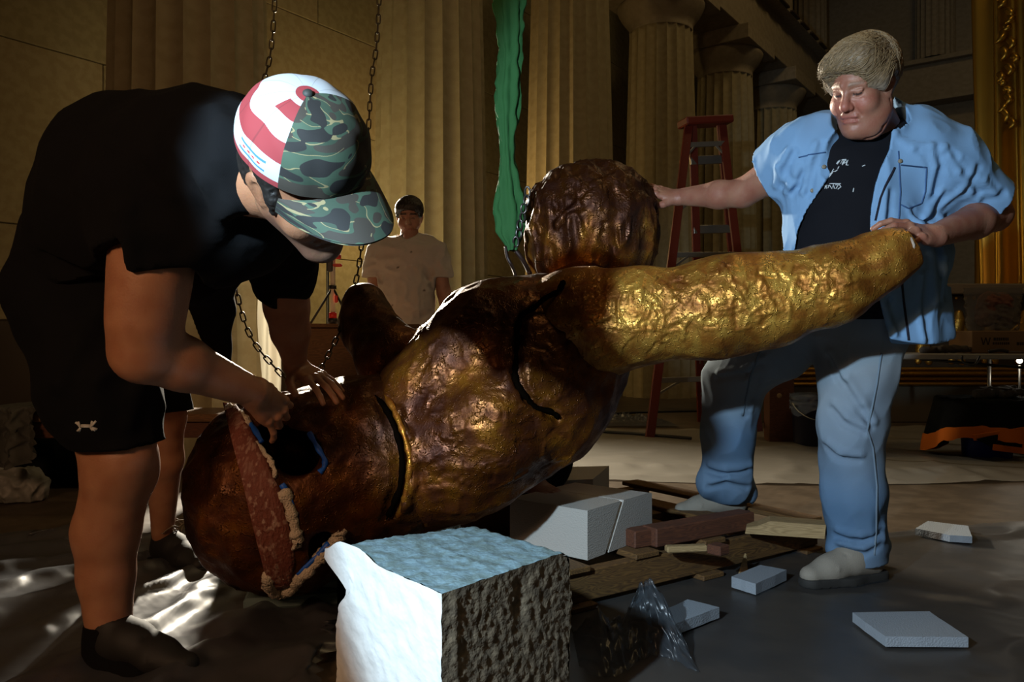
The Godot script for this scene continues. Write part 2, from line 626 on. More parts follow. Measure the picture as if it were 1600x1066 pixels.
func shoe(toe_dir: Vector3, heel: Vector3, size := 1.0) -> Array:
	# upper and sole as two fields; heel is the point on the ground under the heel
	var f := Vector3(toe_dir.x, 0, toe_dir.z).normalized()
	var x := Vector3.UP.cross(f)
	var T := Transform3D(Basis(x * size, Vector3.UP * size, f * size), heel)
	var up := Sdf.new()
	up.cap(T * Vector3(0, 0.05, 0.02), T * Vector3(0, 0.065, 0.09), 0.042 * size, 0.044 * size, 0.03)
	up.cap(T * Vector3(0, 0.075, 0.06), T * Vector3(0.0, 0.05, 0.17), 0.042 * size, 0.036 * size, 0.04)
	up.cap(T * Vector3(-0.01, 0.04, 0.16), T * Vector3(-0.006, 0.034, 0.235), 0.042 * size, 0.03 * size, 0.03, Vector3.UP, 1.15)
	up.cap(T * Vector3(0, 0.07, 0.035), T * Vector3(0, 0.115, 0.03), 0.04 * size, 0.042 * size, 0.02)
	up.plane(Vector3.UP, T * Vector3(0, 0.122, 0))
	up.plane(Vector3.DOWN, T * Vector3(0, 0.022, 0))
	for z in [0.095, 0.12, 0.145]:
		up.fold([T * Vector3(-0.03, 0.088, z), T * Vector3(0.03, 0.088, z - 0.01)], 0.006 * size, -0.003 * size)
	up.fold([T * Vector3(-0.05, 0.05, 0.18), T * Vector3(0.0, 0.075, 0.165), T * Vector3(0.05, 0.05, 0.175)], 0.006 * size, 0.003 * size)
	var so := Sdf.new()
	so.cap(T * Vector3(0, 0.012, 0.01), T * Vector3(0.004, 0.012, 0.12), 0.047 * size, 0.043 * size, 0.02)
	so.cap(T * Vector3(0.004, 0.012, 0.12), T * Vector3(-0.006, 0.014, 0.232), 0.045 * size, 0.036 * size, 0.03)
	so.plane(Vector3.UP, T * Vector3(0, 0.027, 0))
	so.plane(Vector3.DOWN, T * Vector3(0, 0.0, 0))
	for z in range(0, 9):
		so.cut(T * Vector3(-0.06, 0.0, z * 0.028), T * Vector3(0.06, 0.0, z * 0.028 + 0.006), 0.004 * size, 0.004 * size, 0.002)
	return [up, so, T]

func add_shoes(t: Node3D, list: Array, up_m: Material, sole_m: Material, cell := 0.007):
	for a in list:
		var s := shoe(a[0], a[1], a[2])
		var o := later("shoe", [[s[0], cell, null]], up_m, t)
		later("sole", [[s[1], cell, null]], sole_m, o)

func skin_noise() -> FastNoiseLite:
	var n := FastNoiseLite.new()
	n.frequency = 18.0
	n.fractal_octaves = 3
	return n

func fold_noise(freq: float, seed_ := 1) -> FastNoiseLite:
	var n := FastNoiseLite.new()
	n.noise_type = FastNoiseLite.TYPE_SIMPLEX_SMOOTH
	n.frequency = freq
	n.fractal_type = FastNoiseLite.FRACTAL_RIDGED
	n.fractal_octaves = 2
	n.fractal_gain = 0.35
	n.seed = seed_
	return n

func skin_mat() -> StandardMaterial3D:
	if not cache.has("skin"):
		var m := painted(mat(Color.WHITE, 0.52))
		m.subsurf_scatter_enabled = true
		m.subsurf_scatter_strength = 0.06
		relief(tri(m, Vector3.ONE * 9.0), grey_tex("skin_h", 256, 0.06, 3, 5), 0.05)
		cache["skin"] = m
	return cache["skin"]

func cloth_mat(c: Color, rough := 0.85, cm := 0.04, scale := 14.0, fade := Color(-1, 0, 0)) -> StandardMaterial3D:
	var m := mat(c, rough)
	tri(m, Vector3.ONE * scale)
	relief(m, weave_tex(), cm)
	m.metallic_specular = 0.25
	return m

func skin_color(base: Color, red: Color, nz: FastNoiseLite) -> Callable:
	return func(p: Vector3, _n: Vector3) -> Color:
		var t := clampf(0.5 + nz.get_noise_3dv(p) * 0.9, 0.0, 1.0)
		return base.lerp(red, t)

func strokes(s: Sdf, lines: Array, r: float, tmin := 0.3, lift := 0.0) -> SurfaceTool:
	# raised lines laid on a surface along paths given as points seen from the camera
	var st := tool_()
	for l in lines:
		var pts := []
		for i in range(0, l.size() - 2, 2):
			var steps := maxi(1, int(Vector2(l[i + 2] - l[i], l[i + 3] - l[i + 1]).length() / 6.0))
			for k in steps:
				pts.append(pick(s, lerpf(l[i], l[i + 2], float(k) / steps), lerpf(l[i + 1], l[i + 3], float(k) / steps), tmin))
		pts.append(pick(s, l[l.size() - 2], l[l.size() - 1], tmin))
		tube(st, pts, r, 6)
	st.generate_normals()
	return st

# ---------------------------------------------------------------- the five people
func older_man():
	var t := thing("person", "older grey-haired man in open light blue shirt and jeans steadying the statue", "person", Vector3(1.1, 0, -2.63))
	# --- joints
	var sho_r := W(1258, 243, 2.5)
	var elb_r := W(1160, 302, 2.68)
	var wri_r := W(1062, 308, 2.86)
	var sho_l := W(1468, 262, 2.4)
	var elb_l := W(1553, 335, 2.44)
	var wri_l := W(1462, 368, 2.19)
	var hip_r := W(1278, 478, 2.66)
	var kne_r := W(1147, 590, 2.98)
	var ank_r := W(1130, 765, 3.1)
	var hip_l := W(1342, 478, 2.6)
	var kne_l := W(1330, 665, 2.57)
	var ank_l := W(1338, 872, 2.62)
	var f := Vector3(-0.74, -0.42, 0.53)
	var HT := Transform3D(frame(f, Vector3(-0.12, 0.95, 0.25)).scaled_local(Vector3(0.95, 1.03, 0.98)), W(1348, 141, 2.3))
	var nb := W(1372, 218, 2.42)
	# --- the body, one continuous surface: trunk, head, hands meshed on grids of their own
	var body := Sdf.new()
	body.cap(W(1300, 268, 2.5), W(1410, 262, 2.46), 0.12, 0.12, 0.06)
	body.cap(W(1350, 300, 2.5), W(1345, 400, 2.5), 0.17, 0.18, 0.08)
	body.cap(W(1310, 480, 2.62), W(1350, 470, 2.6), 0.13, 0.13, 0.08)
	body.cap(W(1372, 228, 2.45), W(1362, 200, 2.38), 0.068, 0.065, 0.04)
	body.chain([sho_r, elb_r], [0.07, 0.047], 0.05)
	body.chain([elb_r, elb_r.lerp(wri_r, 0.35), wri_r], [0.046, 0.047, 0.03], 0.02)
	body.chain([sho_l, elb_l], [0.072, 0.05], 0.05)
	body.chain([elb_l, elb_l.lerp(wri_l, 0.35), wri_l], [0.05, 0.051, 0.033], 0.02)
	body.chain([hip_r, kne_r, ank_r], [0.09, 0.06, 0.04], 0.03)
	body.chain([hip_l, kne_l, ank_l], [0.09, 0.06, 0.04], 0.03)
	var hd := Sdf.new()
	head(hd, HT, 0.3)
	hd.cap(HT * Vector3(0, -0.05, -0.015), nb, 0.062, 0.075, 0.03)
	# jowl and the creases of the turned neck
	hd.cap(HT * Vector3(-0.02, -0.08, 0.03), HT * Vector3(0.03, -0.08, 0.03), 0.038, 0.038, 0.03)
	hd.cap(HT * Vector3(0.05, -0.06, 0.01), HT * Vector3(0.03, -0.1, 0.03), 0.03, 0.03, 0.03)
	for e in [0.0, 0.016, 0.034]:
		hd.fold([HT * Vector3(0.078, -0.035 - e, 0.0 + e * 0.3), HT * Vector3(0.066, -0.085 - e * 0.7, 0.035), HT * Vector3(0.03, -0.118 - e * 0.4, 0.06)], 0.0055, -0.0042)
	for e in [0.055, 0.063, 0.071]:
		hd.fold([HT * Vector3(-0.03, e, 0.094), HT * Vector3(0.03, e, 0.094)], 0.004, -0.0012)
	hd.fold([HT * Vector3(-0.004, 0.042, 0.104), HT * Vector3(-0.003, 0.024, 0.104)], 0.004, -0.002)
	# --- left hand over the end of the arm: fingers to the left, thumb below
	var lh := Sdf.new()
	var ly := (W(1392, 350, 2.12) - wri_l).normalized()
	var lz := (Vector3(0.12, 0.75, 0.6) - ly * ly.dot(Vector3(0.12, 0.75, 0.6))).normalized()
	var lx := ly.cross(lz)
	var LT := Transform3D(Basis(lx, ly, lz).scaled_local(Vector3.ONE * 1.04), wri_l)
	hand(lh, LT, [[10, 30, 22], [12, 32, 22], [20, 30, 18], [26, 34, 20]], [Vector3(0.7, 0.7, -0.5), Vector3(0.3, 0.8, -0.6), Vector3(0.1, 0.8, -0.6)], 1.7)
	lh.cap(wri_l, wri_l.lerp(elb_l, 0.18), 0.03, 0.034, 0.02)
	# --- right hand flat on the back of the statue's head
	var rh := Sdf.new()
	var ry := (W(1000, 290, 2.88) - wri_r).normalized()
	var rz := (Vector3(0.25, 0.75, 0.6) - ry * ry.dot(Vector3(0.25, 0.75, 0.6))).normalized()
	var rx := ry.cross(rz)
	if rx.y > 0: rx = -rx
	var RT := Transform3D(Basis(rx, ry, rz), wri_r)
	hand(rh, RT, [[10, 16, 10], [8, 14, 10], [6, 14, 10], [4, 14, 10]], [Vector3(0.75, 0.7, -0.3), Vector3(0.4, 0.9, -0.3), Vector3(0.2, 1, -0.3)], 1.2)
	rh.cap(wri_r, wri_r.lerp(elb_r, 0.2), 0.028, 0.032, 0.02)
	var nz := skin_noise()
	var base := lin(0.3, 0.15, 0.098)
	var red := lin(0.25, 0.095, 0.062)
	var HI := HT.affine_inverse()
	var face := func(p: Vector3, _n: Vector3) -> Color:
		var l := HI * p
		var c := base.lerp(red, clampf(0.5 + nz.get_noise_3dv(p) * 0.9, 0, 1))
		# ruddy cheeks and nose, lips, brows, the line of the lashes
		var ck := exp(-pow(absf(l.x) - 0.04, 2) / 0.0004 - pow(l.y + 0.02, 2) / 0.0006) * float(l.z > 0.03)
		var no := exp(-(l.x * l.x) / 0.0003 - pow(l.y + 0.02, 2) / 0.0004) * float(l.z > 0.09)
		c = c.lerp(lin(0.38, 0.12, 0.085), clampf(0.55 * ck + 0.6 * no, 0, 1))
		if l.z > 0.06 and absf(l.x) < 0.024 and absf(l.y + 0.0585) < 0.011:
			c = c.lerp(lin(0.3, 0.09, 0.075), 0.6)
		for e in [-1.0, 1.0]:
			var d := Vector2(l.x * e - 0.031, (l.y - 0.0065) * 2.6)
			if l.z > 0.06 and d.length() < 0.0135 and absf(l.y - 0.0065) < 0.0032:
				c = lin(0.05, 0.03, 0.025)
			if l.z > 0.05 and l.x * e > 0.012 and l.x * e < 0.052 and absf(l.y - 0.036 - 0.06 * (l.x * e - 0.03) * float(l.x * e < 0.03)) < 0.005:
				c = c.lerp(lin(0.13, 0.085, 0.05), 0.55)
		return c
	var skin := skin_color(base, red, nz)
	later("body", [[body, 0.013, skin], [hd, 0.0036, face], [lh, 0.0032, skin], [rh, 0.004, skin]], skin_mat(), t)
	# --- hair: a shaped mass with combed strands
	var hr := Sdf.new()
	hr.cap(HT * Vector3(0, 0.062, -0.035), HT * Vector3(0, 0.066, 0.015), 0.092, 0.088, 0.02)
	hr.cap(HT * Vector3(0, 0.02, -0.06), HT * Vector3(0, -0.02, -0.06), 0.066, 0.05, 0.04)
	hr.cap(HT * Vector3(-0.05, 0.085, 0.08), HT * Vector3(0.045, 0.1, 0.07), 0.024, 0.03, 0.04)
	for e in [-1.0, 1.0]:
		hr.cap(HT * Vector3(e * 0.074, 0.045, -0.005), HT * Vector3(e * 0.078, 0.03, 0.03), 0.022, 0.014, 0.03)
		hr.cap(HT * Vector3(e * 0.078, 0.03, 0.03), HT * Vector3(e * 0.079, 0.005, 0.026), 0.012, 0.006, 0.02)
		hr.cut(HT * Vector3(e * 0.09, 0.012, -0.012), HT * Vector3(e * 0.09, -0.02, 0.0), 0.024, 0.02, 0.01)
	hr.cut(HT * Vector3(-0.03, 0.02, 0.13), HT * Vector3(0.03, 0.02, 0.13), 0.062, 0.062, 0.012)
	hr.noise = fold_noise(60.0, 4)
	hr.amp = 0.0018
	hr.nscale = Vector3(1, 0.45, 1)
	var hnz := fold_noise(70.0, 9)
	var hair_c := func(p: Vector3, _n: Vector3) -> Color:
		var l := HI * p
		var tt := clampf(0.5 + 0.5 * hnz.get_noise_3dv(p * Vector3(1, 0.4, 1)), 0, 1)
		return lin(0.055, 0.038, 0.022).lerp(lin(0.2, 0.145, 0.085), tt).lerp(lin(0.3, 0.27, 0.22), 0.5 * smoothstep(0.04, 0.0, l.y))
	var hm := painted(mat(Color.WHITE, 0.5))
	var hob := later("hair", [[hr, 0.0045, hair_c]], hm, t)
	var st := tool_()
	rng.seed = 11
	var hidx := hr.all()
	for i in 1500:
		var az := rng.randf_range(-PI, PI)
		var el := rng.randf_range(-0.1, 1.5)
		var d := Vector3(sin(az) * cos(el), sin(el), cos(az) * cos(el))
		var p: Vector3 = HT * (Vector3(0, 0.06, -0.01) + d * 0.15)
		for k in 5:
			p -= (p - HT * Vector3(0, 0.06, -0.01)).normalized() * hr.val(p, hidx)
		if absf(hr.val(p, hidx)) > 0.004: continue
		var dl := (Vector3(-0.7, -0.35, 0.6) if d.z > -0.2 else Vector3(-0.25, -1.0, -0.1)) + Vector3(rng.randf_range(-0.4, 0.4), rng.randf_range(-0.4, 0.25), rng.randf_range(-0.35, 0.35))
		var dir := (HT.basis * dl).normalized()
		var pts := []
		var rs := []
		var L := rng.randf_range(0.03, 0.08)
		for k in 7:
			var nn := hr.grad(p)
			if k < 6:
				p -= nn * (hr.val(p, hidx) - 0.0012)
			pts.append(p - t.position)
			rs.append(0.0012 * (1.0 - 0.13 * k))
			p += (dir - nn * dir.dot(nn) * 0.9).normalized() * L / 6.0
		tube(st, pts, rs, 4)
	put("strands", fine(st).commit(), mat(Color(0.5, 0.42, 0.3), 0.5), hob).set_meta("kind", "stuff")
	# --- dark t-shirt
	var ts := Sdf.new()
	ts.cap(W(1300, 262, 2.5), W(1410, 258, 2.46), 0.13, 0.13, 0.06)
	ts.cap(W(1345, 300, 2.48), W(1336, 380, 2.46), 0.178, 0.182, 0.08)
	ts.cap(W(1336, 420, 2.48), W(1330, 470, 2.56), 0.178, 0.15, 0.08)
	ts.cap(W(1372, 232, 2.45), W(1366, 212, 2.4), 0.085, 0.08, 0.03)
	ts.plane(Vector3(-0.25, 0.9, 0.42), W(1356, 208, 2.32))
	ts.plane(Vector3.DOWN, W(1320, 500, 2.5))
	ts.noise = fold_noise(4.0, 21)
	ts.amp = 0.008
	var tm := cloth_mat(Color(0.075, 0.08, 0.1), 0.9, 0.03, 16.0)
	var tso := later("t_shirt", [[ts, 0.011, null]], tm, t)
	var print_m := mat(Color(0.72, 0.76, 0.78), 0.8)
	for ln in [
		[1307, 256, 1311, 251], [1308, 257, 1313, 250, 1313, 256, 1317, 250], [1315, 250, 1322, 249], [1319, 250, 1316, 257],
		[1316, 258, 1322, 249, 1323, 258], [1318, 255, 1323, 254], [1325, 250, 1322, 258, 1326, 258],
		[1303, 264, 1300, 268, 1305, 268, 1309, 265], [1309, 264, 1311, 260], [1300, 269, 1294, 276, 1290, 281, 1286, 286], [1302, 268, 1296, 276, 1291, 280],
		[1284, 294, 1287, 290, 1290, 291, 1289, 295], [1292, 295, 1291, 289, 1295, 290, 1294, 294], [1296, 289, 1300, 295, 1302, 288, 1304, 295],
		[1305, 289, 1310, 289, 1306, 295], [1311, 288, 1314, 292, 1309, 296], [1296, 287, 1314, 287],
		[1347, 260, 1352, 258], [1334, 294, 1333, 300]]:
		var pro := obj("print_stroke", strokes(ts, [ln], 0.0016, 1.5), print_m, tso)
		pro.position = -t.position
	# --- open blue shirt: a thick shell with the front parted
	var sh := Sdf.new()
	sh.cap(W(1296, 264, 2.5), W(1418, 256, 2.45), 0.15, 0.158, 0.06)
	sh.cap(W(1345, 300, 2.5), W(1345, 400, 2.5), 0.215, 0.235, 0.08)
	sh.cap(W(1348, 400, 2.5), W(1362, 520, 2.52), 0.236, 0.23, 0.06, Vector3(0, 0, 1), 1.15)
	sh.cap(W(1300, 248, 2.48), sho_r, 0.12, 0.105, 0.06)
	sh.cap(W(1420, 250, 2.42), sho_l, 0.13, 0.11, 0.06)
	var sl_r := sho_r.lerp(elb_r, 0.5)
	sh.cap(sho_r, sl_r, 0.098, 0.09, 0.05)
	var sl_l := sho_l.lerp(elb_l, 0.82)
	sh.cap(sho_l, sl_l, 0.102, 0.096, 0.05)
	sh.cap(W(1378, 226, 2.44), W(1366, 198, 2.38), 0.098, 0.094, 0.03)
	# the collar stands open round the neck
	sh.cut(W(1371, 215, 2.42), HT * Vector3(0, -0.02, 0.0), 0.082, 0.12, 0.006)
	sh.cut(HT * Vector3(0, -0.11, 0.06), HT * Vector3(0, -0.14, 0.16), 0.07, 0.1, 0.006)
	# trunk lowest edge, sleeve mouths
	var ar := (elb_r - sho_r).normalized()
	var al := (elb_l - sho_l).normalized()
	var mr := sho_r.lerp(elb_r, 0.52)
	var ml := sho_l.lerp(elb_l, 0.84)
	var L := [[190, 1306], [215, 1312], [235, 1315], [252, 1309], [270, 1300], [300, 1280], [330, 1260], [360, 1247], [400, 1240], [560, 1228]]
	var R := [[190, 1394], [215, 1392], [235, 1389], [262, 1376], [290, 1367], [330, 1360], [400, 1359], [440, 1368], [490, 1379], [560, 1398]]
	var edge := func(tab: Array, y: float) -> float:
		for i in tab.size() - 1:
			if y <= tab[i + 1][0]:
				return lerpf(tab[i][1], tab[i + 1][1], clampf((y - tab[i][0]) / (tab[i + 1][0] - tab[i][0]), 0, 1))
		return tab[-1][1]
	# the same edges as places in the room: x across, y up, on the chest plane
	sh.extra = func(p: Vector3, d: float) -> float:
		# sleeves end square to the arm
		if p.x < sho_r.x + 0.02:
			d = maxf(d, (p - mr).dot(ar))
		if p.x > sho_l.x + 0.02 and p.y > 0.95:
			d = maxf(d, (p - ml).dot(al))
		# bottom edge: longer at the wearer's left
		var hem := 0.80 + 0.03 * sin(p.x * 9.0)
		d = maxf(d, hem - p.y)
		# parted front
		if p.z > -2.5:
			var zz := maxf(-p.z, 1.0)
			var py := 533.0 - (p.y - EYE) / zz * FOC
			var px := 800.0 + p.x / zz * FOC
			var w := minf(px - edge.call(L, py), edge.call(R, py) - px) * zz / FOC
			d = maxf(d, w)
		return d
	sh.noise = fold_noise(5.5, 33)
	sh.amp = 0.012
	sh.nscale = Vector3(1.0, 0.55, 1.0)
	# creases at the shoulder and under the arm
	for l in [[1478, 232, 1500, 268, 1520, 300], [1456, 230, 1462, 262, 1452, 300], [1500, 250, 1540, 280, 1556, 300], [1470, 300, 1452, 330, 1440, 352], [1400, 210, 1428, 230, 1470, 236], [1232, 235, 1218, 262, 1212, 290], [1250, 262, 1236, 290, 1228, 300], [1275, 225, 1262, 262, 1254, 300], [1520, 262, 1500, 300, 1462, 330], [1560, 300, 1530, 310, 1480, 300], [1440, 350, 1456, 400, 1462, 470], [1470, 340, 1474, 400, 1470, 460], [1420, 330, 1440, 352, 1452, 390], [1384, 300, 1380, 350, 1386, 400], [1212, 262, 1226, 280, 1244, 286], [1345, 430, 1380, 470, 1400, 520], [1440, 430, 1436, 480, 1444, 530]]:
		sh.fold(picks(sh, l, 1.5), 0.011, 0.013)
		var l2 := []
		for i in l.size():
			l2.append(l[i] + (9 if i % 2 == 0 else 2))
		sh.fold(picks(sh, l2, 1.5), 0.011, -0.012)
	var sm := cloth_mat(Color(0.45, 0.6, 0.75), 0.8, 0.025, 18.0)
	var sho := later("shirt", [[sh, 0.0066, null]], sm, t)
	var seam_m := mat(Color(0.2, 0.33, 0.5), 0.9)
	for ln in [[1404, 236, 1407, 300, 1404, 352], [1408, 258, 1448, 262, 1446, 300, 1440, 318, 1420, 326, 1408, 320], [1408, 258, 1448, 262], [1262, 242, 1290, 238], [1248, 246, 1262, 243]]:
		var pk := obj("stitched_seam", strokes(sh, [ln], 0.0022, 1.5), seam_m, sho)
		pk.position = -t.position
	var edge_m := mat(Color(0.05, 0.06, 0.13), 0.9)
	for ln in [[1398, 262, 1384, 290, 1376, 310, 1368, 345], [1408, 425, 1412, 470, 1420, 532]]:
		var pp := obj("placket_edge", strokes(sh, [ln], 0.0035, 1.5), edge_m, sho)
		pp.position = -t.position
	for b in [[1314, 229], [1291, 261], [1273, 298], [1410, 252]]:
		var bt := tool_()
		var bp := pick(sh, b[0] - 4, b[1], 1.5)
		lathe(bt, [Vector2(0, 0.003), Vector2(0.004, 0.003), Vector2(0.0062, 0.002), Vector2(0.0062, -0.002), Vector2(0, -0.002)], 12, Transform3D(Basis(Vector3(1, 0, 0), Vector3(0, 0, 1), Vector3(0, -1, 0)), Vector3.ZERO))
		var bo := obj("button", fine(bt), mat(Color(0.5, 0.47, 0.4), 0.4), sho)
		bo.position = bp - t.position + Vector3(0, 0, 0.002)
	# --- jeans
	var je := Sdf.new()
	je.cap(W(1300, 480, 2.64), W(1362, 470, 2.58), 0.15, 0.155, 0.06)
	je.cap(W(1330, 430, 2.58), W(1330, 470, 2.6), 0.17, 0.17, 0.06)
	je.chain([hip_r, hip_r.lerp(kne_r, 0.5), kne_r], [0.135, 0.122, 0.106], 0.05)
	je.chain([kne_r, kne_r.lerp(ank_r, 0.5), W(1136, 752, 3.08)], [0.106, 0.094, 0.09], 0.03)
	je.chain([hip_l, hip_l.lerp(kne_l, 0.5), kne_l], [0.15, 0.118, 0.098], 0.05)
	je.chain([kne_l, kne_l.lerp(ank_l, 0.5), W(1340, 868, 2.62)], [0.098, 0.096, 0.088], 0.03)
	# cloth stacked on the shoes
	je.cap(W(1112, 756, 3.05), W(1164, 770, 3.12), 0.05, 0.046, 0.04)
	je.cap(W(1304, 858, 2.6), W(1372, 852, 2.64), 0.03, 0.03, 0.03)
	je.plane(Vector3(0, -1, 0.0), Vector3(0, 0.0, 0))
	je.noise = fold_noise(4.5, 41)
	je.amp = 0.011
	je.nscale = Vector3(1, 0.7, 1)
	var yl := W(1340, 881, 2.6).y
	var yr := W(1140, 786, 3.08).y
	je.extra = func(p: Vector3, d: float) -> float:
		if p.x > 0.93:
			d = maxf(d, yl - p.y + 0.05 * (p.x - 1.1))
		else:
			d = maxf(d, yr - p.y)
		return d
	for l in [[1295, 560, 1318, 600, 1345, 640, 1362, 668], [1300, 640, 1320, 662, 1350, 676], [1192, 600, 1178, 625, 1166, 650], [1185, 570, 1160, 585, 1120, 592], [1105, 735, 1130, 742, 1168, 736], [1108, 762, 1135, 756, 1166, 762], [1306, 838, 1340, 846, 1376, 832], [1310, 858, 1345, 866, 1376, 852], [1238, 520, 1210, 530, 1188, 552], [1262, 500, 1244, 516, 1226, 520], [1290, 700, 1310, 716, 1340, 720]]:
		je.fold(picks(je, l, 1.5), 0.012, -0.014)
		var l2 := []
		for i in l.size():
			l2.append(l[i] + (4 if i % 2 == 0 else -9))
		je.fold(picks(je, l2, 1.5), 0.014, 0.011)
	var wear := fold_noise(3.0, 77)
	wear.fractal_type = FastNoiseLite.FRACTAL_FBM
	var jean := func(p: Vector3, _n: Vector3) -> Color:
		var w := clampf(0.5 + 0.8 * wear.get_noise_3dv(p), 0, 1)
		# faded on thighs and knees; shadow below the bent knee painted into the denim
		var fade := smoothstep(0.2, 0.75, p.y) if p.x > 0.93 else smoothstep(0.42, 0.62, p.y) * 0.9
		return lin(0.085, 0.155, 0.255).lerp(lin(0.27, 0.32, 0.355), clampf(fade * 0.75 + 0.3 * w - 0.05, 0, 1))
	var jm := painted(cloth_mat(Color.WHITE, 0.9, 0.05, 12.0))
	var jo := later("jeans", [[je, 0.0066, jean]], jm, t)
	var jseam_m := mat(Color(0.4, 0.47, 0.53), 0.9)
	for ln in [[1377, 552, 1370, 600, 1362, 640, 1355, 672, 1364, 700, 1370, 760, 1369, 830, 1366, 868], [1228, 520, 1205, 530, 1186, 552, 1172, 590, 1160, 650], [1262, 498, 1240, 514, 1228, 520]]:
		var so := obj("seam", strokes(je, [ln], 0.0035, 1.5), jseam_m, jo)
		so.position = -t.position
	# --- shoes
	var su := mat(Color(0.5, 0.475, 0.43), 0.85)
	relief(tri(su, Vector3.ONE * 10.0), grey_tex("suede", 256, 0.08, 3, 12), 0.08)
	add_shoes(t, [[Vector3(-1.0, 0, 0.42), W(1366, 903, 2.62) * Vector3(1, 0, 1), 1.12], [Vector3(-1.0, 0, 0.12), Vector3(W(1160, 800, 3.1).x, 0.092, -3.12), 1.0]], su, mat(Color(0.13, 0.125, 0.115), 0.8))

func cap_texture() -> ImageTexture:
	# print of the cap: u runs round the crown (0.5 = wearer's right), v from the button (0) to the rim (1)
	var im := Image.create_empty(1024, 512, false, Image.FORMAT_RGB8)
	var n := FastNoiseLite.new()
	n.frequency = 0.011
	n.seed = 8
	n.fractal_octaves = 2
	var n2 := FastNoiseLite.new()
	n2.frequency = 0.012
	n2.seed = 31
	n2.fractal_octaves = 2
	var white := Color(0.6, 0.62, 0.64)
	var red := Color(0.48, 0.15, 0.17)
	for y in 512: for x in 1024:
		var u := x / 1024.0
		var v := y / 512.0
		var c: Color
		if u < 0.29 or u > 0.665:
			# striped panels: red at the top, then white, red, white, red rim
			c = white
			var wob := 0.012 * sin(u * 40.0)
			if v < 0.3 + wob and v > 0.14 and u > 0.665 and u < 0.77: c = red
			elif v < 0.08: c = red
			elif v > 0.5 + wob and v < 0.72 + wob: c = red
			elif v > 0.93: c = red
			if absf(fmod(u, 0.1) - 0.05) < 0.0022: c = c.darkened(0.15)
			# the small flag: two blue bars with red stars between them
			if u > 0.7 and u < 0.79:
				if absf(v - 0.79) < 0.011 or absf(v - 0.885) < 0.011: c = Color(0.2, 0.4, 0.68)
				for k in 4:
					if Vector2((u - 0.718 - 0.018 * k) * 1024.0, (v - 0.838) * 512.0).length() < 5.5: c = Color(0.7, 0.16, 0.16)
		else:
			c = camo(n.get_noise_2d(x * 0.4, y * 0.6), n2.get_noise_2d(x * 0.4, y * 0.6))
		im.set_pixel(x, y, c)
	return ImageTexture.create_from_image(im)

func camo(a: float, b: float) -> Color:
	if a < -0.2: return Color(0.07, 0.07, 0.07)
	if absf(b) < 0.035 and a < 0.2: return Color(0.46, 0.42, 0.3)
	if a > 0.12: return Color(0.17, 0.15, 0.125)
	return Color(0.15, 0.22, 0.17) if b > 0 else Color(0.19, 0.27, 0.21)

func camo_texture() -> ImageTexture:
	var im := Image.create_empty(512, 512, false, Image.FORMAT_RGB8)
	var n := FastNoiseLite.new()
	n.frequency = 0.0085
	n.seed = 18
	n.fractal_octaves = 2
	var n2 := FastNoiseLite.new()
	n2.frequency = 0.008
	n2.seed = 55
	n2.fractal_octaves = 2
	for y in 512: for x in 512:
		im.set_pixel(x, y, camo(n.get_noise_2d(x * 0.7, y * 0.7), n2.get_noise_2d(x * 0.7, y * 0.7)))
	return ImageTexture.create_from_image(im)

func uvquad(st: SurfaceTool, f: Callable, i: int, j: int, nu: int, nv: int):
	var c := []
	for e in [[0, 0], [1, 0], [1, 1], [0, 1]]:
		c.append(Vector2(float(i + e[0]) / nu, float(j + e[1]) / nv))
	for k in [0, 1, 2, 0, 2, 3]:
		st.set_uv(c[k])
		st.add_vertex(f.call(c[k].x, c[k].y))

